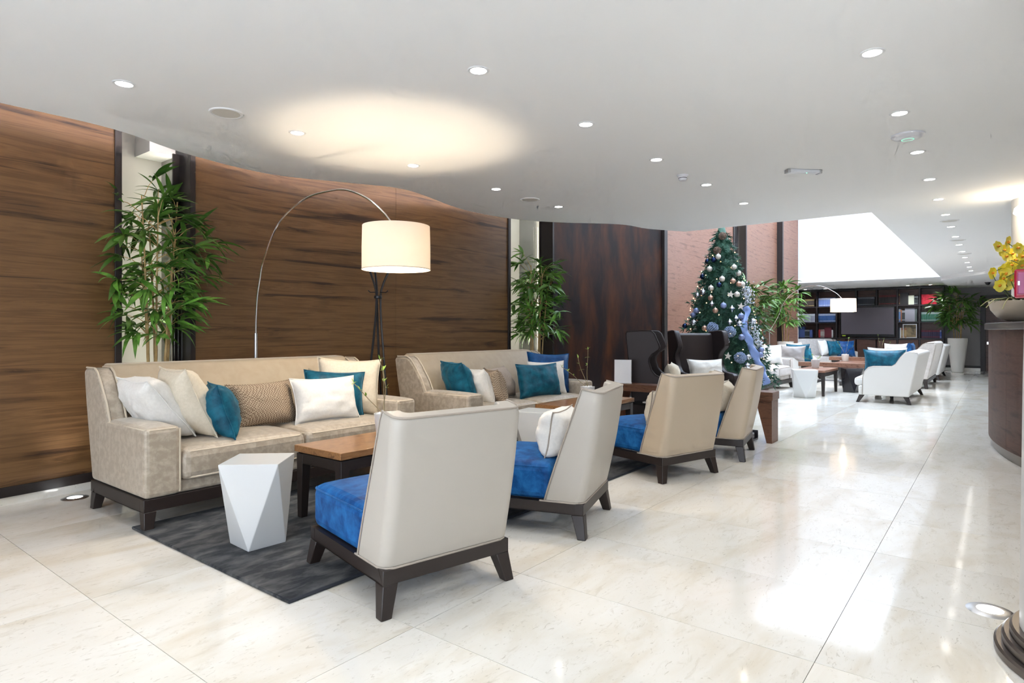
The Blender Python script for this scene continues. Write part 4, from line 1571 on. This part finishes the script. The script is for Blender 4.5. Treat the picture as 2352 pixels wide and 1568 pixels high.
# ================================================================== FAR LOUNGE
loveseat((12.93, 1.45), 90, 'low ivory sofa with curved arms, nearest of the row along the aisle')
sofa((16.5, 1.58), 90, 'high-backed taupe sofa in the middle of the row along the aisle', 2.2, 'sofa_far', 'sofa_far', 'pipe_grey')
loveseat((19.3, 1.45), 90, 'low ivory sofa farthest down the row, beside the tall white planter')
sofa((13.05, 3.88), 270, 'taupe sofa right behind the Christmas tree, against the walnut wall', 2.2, 'sofa_far', 'sofa_far', 'pipe_grey')
loveseat((15.75, 3.84), 270, 'low ivory sofa with curved arms on the walnut-wall side of the far lounge', 1.8)
sofa((19.7, 4.1), 236, 'taupe high-backed sofa at the far end before the bookshelf', 2.0, 'sofa_far', 'sofa_far', 'pipe_grey')
GF = 'pillows in the far lounge'
pillow((12.16, 1.52, .66), .62, .46, .20, 'teal', 'big teal velvet pillow on the nearest ivory sofa of the aisle row', -86, -8, 0, GF)
pillow((12.34, 1.50, .69), .58, .46, .16, 'white_linen', 'white pillow right behind the big teal pillow', -84, -6, 0, GF)
pillow((13.2, 1.33, .64), .46, .40, .16, 'deepblue', 'blue pillow leaning on the back of the nearest aisle sofa', 172, 16, 0, GF)
pillow((13.62, 1.40, .63), .44, .40, .16, 'teal', 'teal pillow at the far arm of the nearest aisle sofa', 140, 16, 0, GF)
pillow((15.80, 1.78, .72), .46, .44, .17, 'white_linen', 'white pillow on the high-backed taupe aisle sofa', 120, 16, 0, GF)
pillow((16.9, 1.62, .72), .46, .44, .16, 'deepblue', 'blue pillow on the high-backed taupe aisle sofa', 175, 14, 0, GF)
pillow((12.9, 3.86, .69), .44, .42, .16, 'white_linen', 'pale pillow in the middle of the taupe sofa behind the tree', 10, 18, 0, GF)
pillow((13.62, 3.74, .70), .44, .44, .15, 'white_linen', 'white pillow by the right arm of the taupe sofa behind the tree', -50, 14, 0, GF)
pillow((14.98, 3.66, .66), .56, .42, .18, 'grey_pillow', 'shiny grey pillow over the near arm of the ivory sofa', 80, -6, 0, GF)
pillow((15.12, 3.60, .68), .54, .46, .14, 'teal', 'teal-edged pillow behind the shiny grey one', 78, -8, 0, GF)
pillow((15.75, 3.62, .60), .50, .40, .18, 'teal', 'bright teal pillow in the middle of the far ivory sofa', -38, 14, 0, GF)
pillow((16.1, 3.86, .68), .60, .50, .18, 'cream_linen', 'large cream pillow at the back of the far ivory sofa', -20, 14, 0, GF)
pillow((19.55, 3.95, .72), .50, .46, .17, 'white_linen', 'pale pillow at the left of the sofa before the bookshelf', -10, 16, 0, GF)
pillow((19.75, 3.70, .71), .46, .44, .16, 'teal', 'dark teal pillow in the middle of the sofa before the bookshelf', -40, 14, 0, GF)
pillow((19.95, 3.45, .70), .50, .46, .17, 'deepblue', 'blue pillow at the right arm of the sofa before the bookshelf', -60, 14, 0, GF)

table(12.5, 13.70, 2.50, 3.05, 'dark-legged coffee table with twig pot by the white stool, in the far lounge', 'far_top')
table(15.9, 17.1, 2.45, 3.0, 'farther coffee table with reddish top before the ivory sofa', 'far_top')


def console(u, v0, v1, label):
    c = thing('console_table', label, 'console', (u, (v0 + v1) / 2, 0))
    h = (v1 - v0) / 2
    MB().box(-.14, .14, -h, h, .46, .545).build('top', M['far_top'], c, bevel=.003)
    for s in (-1, 1):
        MB().prism([(s * (h - .12), 0), (s * (h - .05), .46), (s * (h - .2), .46), (s * (h - .17), 0)], -.12, .12, 'x').build('slab_leg', M['dark_wood'], c, bevel=.003, ang=0)
    MB().box(-.03, .03, -h + .15, h - .15, .16, .19).build('stretcher', M['steel'], c)


console(14.3, 1.75, 3.35, 'reddish console table across the middle of the far lounge')
console(17.6, 1.9, 3.4, 'reddish console table deepest in the far lounge')
facet_stool((12.15, 2.77), 20, 'white faceted stool on bare marble in the far lounge, before the coffee table', h=.50, st=.40, sb=.26)
facet_stool((13.75, 2.28), 30, 'black faceted stool just behind the far coffee table', 'black_lacquer')
facet_stool((15.3, 2.62), 15, 'black faceted stool behind the reddish console', 'black_lacquer')
facet_stool((15.35, 2.05), 25, 'white faceted stool half hidden behind the ivory aisle sofa')
twig_pot((13.25, 2.82, .475), 'small white pot on the nearer coffee table of the far lounge', 1.2, 21, .10)
twig_pot((16.6, 2.88, .475), 'small white pot with twigs on the farther coffee table', 1.2, 22, .40)
twig_pot((17.6, 2.25, .546), 'small pot of bare twigs on the deepest console', 1.1, 23, .42)

bamboo((17.1, 4.36), 'potted bamboo by the dark wall strip beyond the far arc lamp', .93, .20, 1.3, 2.32, .50, 5, 62, False, 31, lambda p: Vector((p.x, min(p.y, .22), p.z)), leaflen=(.22, .36))
bamboo((14.42, 4.42), 'potted bamboo half hidden by the right side of the Christmas tree', .93, .20, 1.2, 2.30, .56, 5, 62, False, 32, lambda p: Vector((p.x, min(p.y, .2), p.z)), leaflen=(.22, .38))
bamboo((22.35, .94), 'potted bamboo in the tall white vase by the grey end wall', .99, .245, 1.25, 2.33, .62, 6, 66, False, 33, None, leaflen=(.24, .40))
coat_stand((15.15, 4.46), 'black coat stand against the walnut wall in the far lounge')
PO2, SH2 = (16.25, 4.52), (15.45, 2.72)
arc2 = arc_from_pixels(PO2, SH2, [(1783, 760), (1788, 725), (1797, 700), (1815, 677), (1840, 662), (1870, 656), (1895, 660), (1920, 673), (1932, 684)])
arc2 = [(max(0, f), z) for f, z in arc2]
arc2[0] = (0, arc2[0][1])
arc_lamp(PO2, SH2, arc2, .26, 1.63, 1.92, 'chrome arc lamp with glowing drum shade in front of the television', LAMP_W * .9)

# ================================================================== BOOKSHELF
SU = 22.95
xs = [1830, 1875.7, 1921, 1966, 2013, 2061, 2112, 2166]
vc = [at_u(x, 700, SU).y for x in xs]
zr = [.95, 1.475, 2.005, 2.54]
shelf = thing('bookshelf', 'wall-wide dark bookshelf with walnut cabinets at the far end', 'bookshelf', (0, 0, 0))
SB = U1 - .125
MB().box(SB - .02, SB, vc[-1], vc[0], 0, 2.57).build('back_panel', M['shelf_wood'], shelf, ang=0)
for i, v in enumerate(vc):
    full = i not in (3, 4)
    MB().box(SU, SB - .02, v - .022, v + .022, .0 if full else 2.005, 2.57).build('upright', M['shelf_dark'], shelf, bevel=.003, ang=0)
for z in (zr[0], zr[3]):
    MB().box(SU - .004, SB - .02, vc[-1] - .03, vc[0] + .03, z - .02, z + .03).build('shelf_board', M['shelf_dark'], shelf, bevel=.003, ang=0)
for i in range(7):
    tvcol = i in (2, 3, 4)
    for z in ((zr[2],) if tvcol else (zr[1], zr[2])):
        MB().box(SU, SB - .02, vc[i + 1] + .022, vc[i] - .022, z - .02, z + .02).build('shelf_board', M['shelf_dark'], shelf, ang=0)
    d = MB().box(SU + .005, SU + .03, vc[i + 1] + .026, vc[i] - .026, .10, .925).build('cabinet_door', M['shelf_wood'], shelf, bevel=.003, ang=0)
MB().box(SU + .03, SB - .02, vc[-1], vc[0], 0, .09).build('plinth', M['shelf_dark'], shelf, ang=0)

p0, p1_ = at_u(1929, 705, SU - .03), at_u(2055, 774, SU - .03)
tv = thing('television', 'large flat black television in the middle of the bookshelf', 'television', (SU + .04, (p0.y + p1_.y) / 2, 0))
hw = (p0.y - p1_.y) / 2
z0, z1 = p1_.z, p0.z
z0 = max(z0, zr[0] + .035)
MB().box(-.01, .05, -hw, hw, z0, z1).build('housing', M['tv_frame'], tv, bevel=.006)
MB().box(-.013, -.0105, -hw + .03, hw - .03, z0 + .09, z1 - .03).build('screen', M['tv'], tv, ang=0)
MB().box(-.0145, -.0105, hw - .16, hw - .06, z0 + .025, z0 + .055).build('status_sticker', mat('lime_sticker', (.45, .65, .02), .5), tv)

book_cache = {}


def bookmat(c):
    k = tuple(c)
    if k not in book_cache:
        book_cache[k] = mat('book_cover', c, .55)
    return book_cache[k]


GOLD = mat('gilt_band', (.55, .42, .18), .4, .4)
PAGE = mat('book_pages', (.75, .72, .64), .8)
bmesh_cache = {}


def book_mesh(w, h, d, c, band):
    k = (round(w, 3), round(h, 3), d, tuple(c), band)
    if k in bmesh_cache:
        return bmesh_cache[k]
    mb = MB().box(0, d, -w / 2, w / 2, 0, h)
    nf = len(mb.f)
    if band:
        for f in (.12, .80, .90):
            mb.box(-.002, 0.001, -w / 2, w / 2, h * f, h * f + h * .05)
    me = bpy.data.meshes.new('book')
    me.from_pydata(mb.v, [], mb.f)
    me.materials.append(bookmat(c))
    me.materials.append({True: GOLD, False: GOLD, 'red': bookmat((.25, .02, .02)), 'grey': bookmat((.35, .38, .42)), 'silver': bookmat((.55, .58, .62))}.get(band, GOLD))
    for i, f in enumerate(me.polygons):
        f.material_index = 0 if i < nf else 1
    bmesh_cache[k] = me
    return me


def books(col, row, runs, start=.03):
    rq = random.Random(col * 7 + row)
    v = vc[col] - .022 - start
    z = zr[row] + (.03 if row == 0 else .02)
    for n, w, h, c, band, label in runs:
        for k in range(n):
            if v - w < vc[col + 1] + .024:
                break
            hh = h
            o = link('book', book_mesh(w, hh, .17, c, band), None, loc=(SU + .05 + rq.uniform(0, .015), v - w / 2, z))
            tag(o, label if n == 1 else '%s, %s from left' % (label, ORD[k]), 'book', label)
            v -= w + .0015


books(0, 2, [(11, .041, .27, (.03, .02, .018), True, 'dark gilt-banded book on the top shelf, first compartment from the left')], .06)
books(1, 2, [(12, .045, .29, (.13, .20, .46), 'silver', 'light blue book on the top shelf, second compartment from the left')], .02)
books(3, 2, [(14, .036, .28, (.02, .025, .035), 'grey', 'black grey-banded book on the top shelf above the television')], .02)
books(4, 2, [(11, .046, .33, (.03, .022, .02), 'red', 'dark red-banded gilt book on the top shelf above the television')], .05)
books(5, 2, [(1, .035, .36, (.05, .02, .015), True, 'tall brown book at the left of the sixth top compartment'), (1, .22, .37, (.012, .012, .014), False, 'thick black slipcase in the sixth top compartment'),
             (1, .15, .29, (.55, .58, .48), False, 'pale green book standing face out in the sixth top compartment'), (5, .035, .27, (.02, .025, .028), 'grey', 'dark slim book at the right of the sixth top compartment')], .01)
books(6, 2, [(8, .048, .31, (.50, .008, .03), False, 'bright red book on the top shelf at the far right'), (6, .033, .30, (.02, .025, .02), True, 'dark green gilt book beside the bright red books')], .02)
books(0, 1, [(4, .042, .30, (.55, .56, .60), False, 'white-grey book on the middle shelf, first compartment'), (10, .034, .29, (.25, .27, .36), 'silver', 'grey-blue book on the middle shelf, first compartment')], .02)
books(1, 1, [(15, .036, .29, (.03, .09, .27), 'silver', 'royal blue book with pale bands on the middle shelf')], .02)
books(5, 1, [(1, .05, .40, (.12, .22, .45), True, 'tall pale blue book on the middle shelf right of the television'), (1, .03, .38, (.35, .12, .05), False, 'orange-brown book on the middle shelf right of the television'),
             (2, .04, .36, (.04, .045, .05), 'silver', 'black silver-banded book right of the television'), (1, .26, .42, (.30, .30, .36), False, 'grey book standing face out right of the television'),
             (2, .03, .40, (.12, .15, .15), False, 'grey-green book right of the face-out grey book')], .01)
books(6, 1, [(15, .043, .29, (.04, .16, .11), 'silver', 'green book with pale bands on the middle shelf at the far right')], .015)
books(0, 0, [(1, .19, .37, (.06, .10, .28), False, 'blue picture book standing face out on the lowest shelf, left'), (3, .05, .27, (.03, .04, .05), 'grey', 'dark book on the lowest shelf, left'),
             (2, .04, .26, (.06, .10, .30), False, 'blue book on the lowest shelf, left')], .03)
books(1, 0, [(2, .03, .27, (.40, .03, .03), False, 'red book on the lowest shelf beside the television'), (3, .04, .27, (.45, .42, .40), 'red', 'pale book on the lowest shelf beside the television'),
             (1, .22, .34, (.14, .02, .03), False, 'wide wine red book on the lowest shelf beside the television'), (1, .04, .26, (.60, .58, .60), False, 'white book at the right end of the second lowest compartment')], .02)
books(5, 0, [(1, .03, .34, (.02, .03, .05), False, 'navy book at the left of the compartment with the picture'), (1, .035, .32, (.66, .65, .62), False, 'white book in the compartment with the picture'),
             (4, .045, .32, (.45, .30, .14), 'red', 'tan book with red bands in the compartment with the picture')], .01)
books(6, 0, [(10, .046, .25, (.03, .02, .06), 'red', 'dark book with red bands on the lowest shelf at the far right'), (5, .042, .25, (.05, .09, .36), 'silver', 'cobalt blue book on the lowest shelf at the far right')], .02)
pf = thing('framed_picture', 'silver-framed golden picture leaning on the lowest shelf', 'picture', (SU + .06, vc[6] + .26, zr[0] + .032))
MB().box(0, .02, -.19, .19, 0, .44).build('frame', M['steel'], pf, bevel=.004)
MB().box(-.003, 0, -.165, .165, .025, .415).build('print', mottled('golden_print', (.10, .08, .05), (.50, .36, .18), 4, .5), pf)

# ================================================================== RECEPTION
CC, CR = Vector((8.5, -4.915, 0)), 5.0


def arc_ring(r0, r1, z0, z1, a0, a1, n=60):
    P = [(r1 * math.sin(R(a0 + (a1 - a0) * i / n)), r1 * math.cos(R(a0 + (a1 - a0) * i / n))) for i in range(n + 1)]
    Q = [(r0 * math.sin(R(a1 - (a1 - a0) * i / n)), r0 * math.cos(R(a1 - (a1 - a0) * i / n))) for i in range(n + 1)]
    return MB().prism(P + Q, z0, z1, 'z')


cnt = thing('reception_counter', 'curved reception counter with dark top and wood front at the right edge', 'counter', CC)
for k in range(10):
    a = -34 + 6.8 * k
    arc_ring(4.40, CR, .105, 1.215, a, a + 6.78, 8).build('front_panel', M['counter_wood'], cnt, ang=30)
arc_ring(4.42, CR - .035, 0, .105, -33.8, 33.8).build('plinth', M['bronze'], cnt, ang=30)
arc_ring(4.36, CR + .035, 1.215, 1.28, -34.3, 34.3).build('counter_top', M['counter_dark'], cnt, bevel=.004, ang=30)
bw = thing('planter_bowl', 'wide sand-coloured bowl with white pebbles on the reception counter', 'bowl', (7.92, -.215, 1.281))
MB().lathe([(0, 0), (.10, 0), (.11, .012), (.16, .02), (.23, .06), (.28, .13), (.30, .215), (.285, .215), (.26, .12), (0, .10)], 44).build('bowl_body', M['bowl'], bw)
pb = MB()
q = random.Random(9)
for i in range(90):
    a, r = q.uniform(0, 6.28), .26 * math.sqrt(q.random())
    pb.ball((r * math.cos(a), r * math.sin(a), .19 + q.uniform(0, .02)), q.uniform(.018, .028), 6, 4)
o = pb.build('pebbles', M['pebble'], bw)
o['kind'] = 'stuff'
MB().lathe([(0, .18), (.265, .18)], 30).build('soil', M['soil'], bw)
# orchid
oc = thing('orchid', 'yellow orchid with arching flower stems in the sand-coloured bowl', 'plant', (7.92, -.215, 1.281))
OC = Vector((7.92, -.215, 1.281))


def petal(ln, w, cup=.2):
    vs, fs = [], []
    n = 5
    for i in range(n + 1):
        s = i / n
        ww = w * math.sin(math.pi * (s * .86 + .10)) ** .7
        vs += [(s * ln, -ww, cup * ww + .1 * ln * s * s), (s * ln, 0, .12 * ln * s * s), (s * ln, ww, cup * ww + .1 * ln * s * s)]
    for i in range(n):
        a = i * 3
        fs += [(a, a + 1, a + 4, a + 3), (a + 1, a + 2, a + 5, a + 4)]
    return vs, fs


fl = MB()
for k, (ln, w) in enumerate(((.05, .034), (.045, .022), (.045, .022), (.05, .034), (.048, .022))):
    a = (0, 72, 144, 216, 288)[k]
    vs, fs = petal(ln, w)
    mt = Matrix.Rotation(R(a), 4, 'Z')
    fl.add([mt @ Vector(p) for p in vs], fs)
FLOWER = fl.mesh('petals', 80)
LIP = MB().ball((0, 0, .012), .011, 8, 6, (1.2, .9, 1)).mesh('lip')
spots = [(500, 215), (365, 280), (450, 330), (480, 425), (640, 300), (700, 420), (460, 590), (430, 720), (560, 540), (285, 645), (540, 740), (390, 820), (735, 330), (720, 480), (600, 470), (690, 540), (620, 620), (560, 380), (480, 660), (500, 800)]
dd = 6.18
heads = []
for x, y in spots:
    px, py = 2230 + x / 6.03, 520 + y / 6.03
    depth = dd + q.uniform(-.12, .12)
    a, b = ratio(px)
    heads.append(Vector((a * depth, b * depth, EYE + (HORIZON - py) * depth / FPX)) - OC)
for i, h in enumerate(heads):
    o = link('flower', FLOWER, M['petal'], oc)
    nrm = Vector((-cH + q.uniform(-.4, .4), -sH + q.uniform(-.5, .5), q.uniform(-.2, .4))).normalized()
    o.matrix_local = Matrix.Translation(h) @ nrm.to_track_quat('Z', 'Y').to_matrix().to_4x4() @ Matrix.Rotation(q.uniform(0, 1.2), 4, 'Z') @ Matrix.Scale(1.28, 4)
    link('lip', LIP, M['lip'], o)
for k in range(4):
    hs = sorted(heads[k::4], key=lambda p: p.z)
    pts = [Vector((.03 * k - .05, .02 * k, .16))] + [h + Vector((.015, -.01, -.015)) for h in hs]
    smooth_tube(pts, .004, 5, 6).build('stem', M['green'], oc)
for k in range(7):
    a = k * .95 + 2.2
    vs, fs = [], []
    for i in range(7):
        s = i / 6
        w = .045 * math.sin(math.pi * (s * .9 + .08)) ** .6
        c = Vector((math.cos(a), math.sin(a), 0)) * (.30 * s) + Vector((0, 0, .20 + .16 * s - .16 * s * s))
        sd_ = Vector((-math.sin(a), math.cos(a), 0)) * w
        vs += [c - sd_ + Vector((0, 0, .012)), c, c + sd_ + Vector((0, 0, .012))]
    for i in range(6):
        b = i * 3
        fs += [(b, b + 1, b + 4, b + 3), (b + 1, b + 2, b + 5, b + 4)]
    MB().add(vs, fs).build('leaf', M['green'], oc, ang=80)
for k in range(4):
    a = 1.6 + .5 * k
    smooth_tube([(.1 * math.cos(a), .1 * math.sin(a), .2), (.26 * math.cos(a), .26 * math.sin(a), .24), (.36 * math.cos(a), .36 * math.sin(a), .17 - .02 * k)], .004, 5, 5).build('aerial_root', mat('root', (.45, .42, .2), .7), oc)

col = structure('wall_column_far', 'round grey column rising behind the orchid')
MB().lathe([(.36, 1.285), (.36, CEIL)], 48, (8.60, -.47, 0)).build('shaft', M['column'], col)
col2 = structure('wall_column_near', 'round white column with stepped bronze base at the right edge')
KC = (3.03, -.437)
MB().lathe([(.375, .10), (.365, 1.0), (.335, CEIL)], 64, (*KC, 0)).build('shaft', M['column'], col2)
for k, (r, za, zb) in enumerate(((.452, 0, .034), (.428, .034, .068), (.404, .068, .10))):
    MB().lathe([(0, za), (r - .004, za), (r, za + .004), (r, zb - .008), (r - .008, zb), (0, zb)], 72, (*KC, 0)).build('base_ring', M['bronze'], col2)
rv = Vector((*ratio(2350), 0)).normalized()
lf = Vector((-rv.y, rv.x, 0))
pc = Vector((*KC, 0)) + lf * .335 + rv * .10
rbx = thing('red_call_box', 'red wall-mounted box on the near column at the right edge', 'alarm box', (pc.x, pc.y, 1.384), math.atan2(rv.y, rv.x))
MB().box(-.05, .05, 0.0, .055, -.055, .055).build('housing', M['red'], rbx, bevel=.008, seg=3)
MB().box(-.056, -.05, .006, .045, -.042, .042).build('front_plate', mat('magenta_plate', (.35, .05, .16), .3), rbx, bevel=.003)
MB().box(-.06, -.056, .038, .044, -.008, .008).build('latch', M['steel'], rbx)

# glowing wall sconce on the far column
u_, v_ = 8.60 - .30, -.47 + .24
sc_t = thing('wall_sconce', 'glowing opal dome sconce on the grey column', 'lamp', (u_, v_, 2.42))
MB().lathe([(0, -.05), (.07, -.035), (.11, 0), (.10, .05), (.06, .085), (0, .10)], 28).build('opal_dome', M['glass_glow'], sc_t)
l = bpy.data.lights.new('sconce_light', 'POINT')
l.energy, l.color, l.shadow_soft_size = 9, (1, .82, .58), .08
lo = bpy.data.objects.new('sconce_light', l)
COL.objects.link(lo)
lo.parent, lo.location = sc_t, (-.22, .05, -.10)

# small glowing parts are seen, the lamps beside them do the lighting
for m in bpy.data.materials:
    if m.name.split('.')[0] in ('fairy_bulb', 'downlight_lens', 'green_ring', 'green_led', 'bulb_glass', 'opal_glass', 'uplight_lens'):
        m.cycles.emission_sampling = 'NONE'
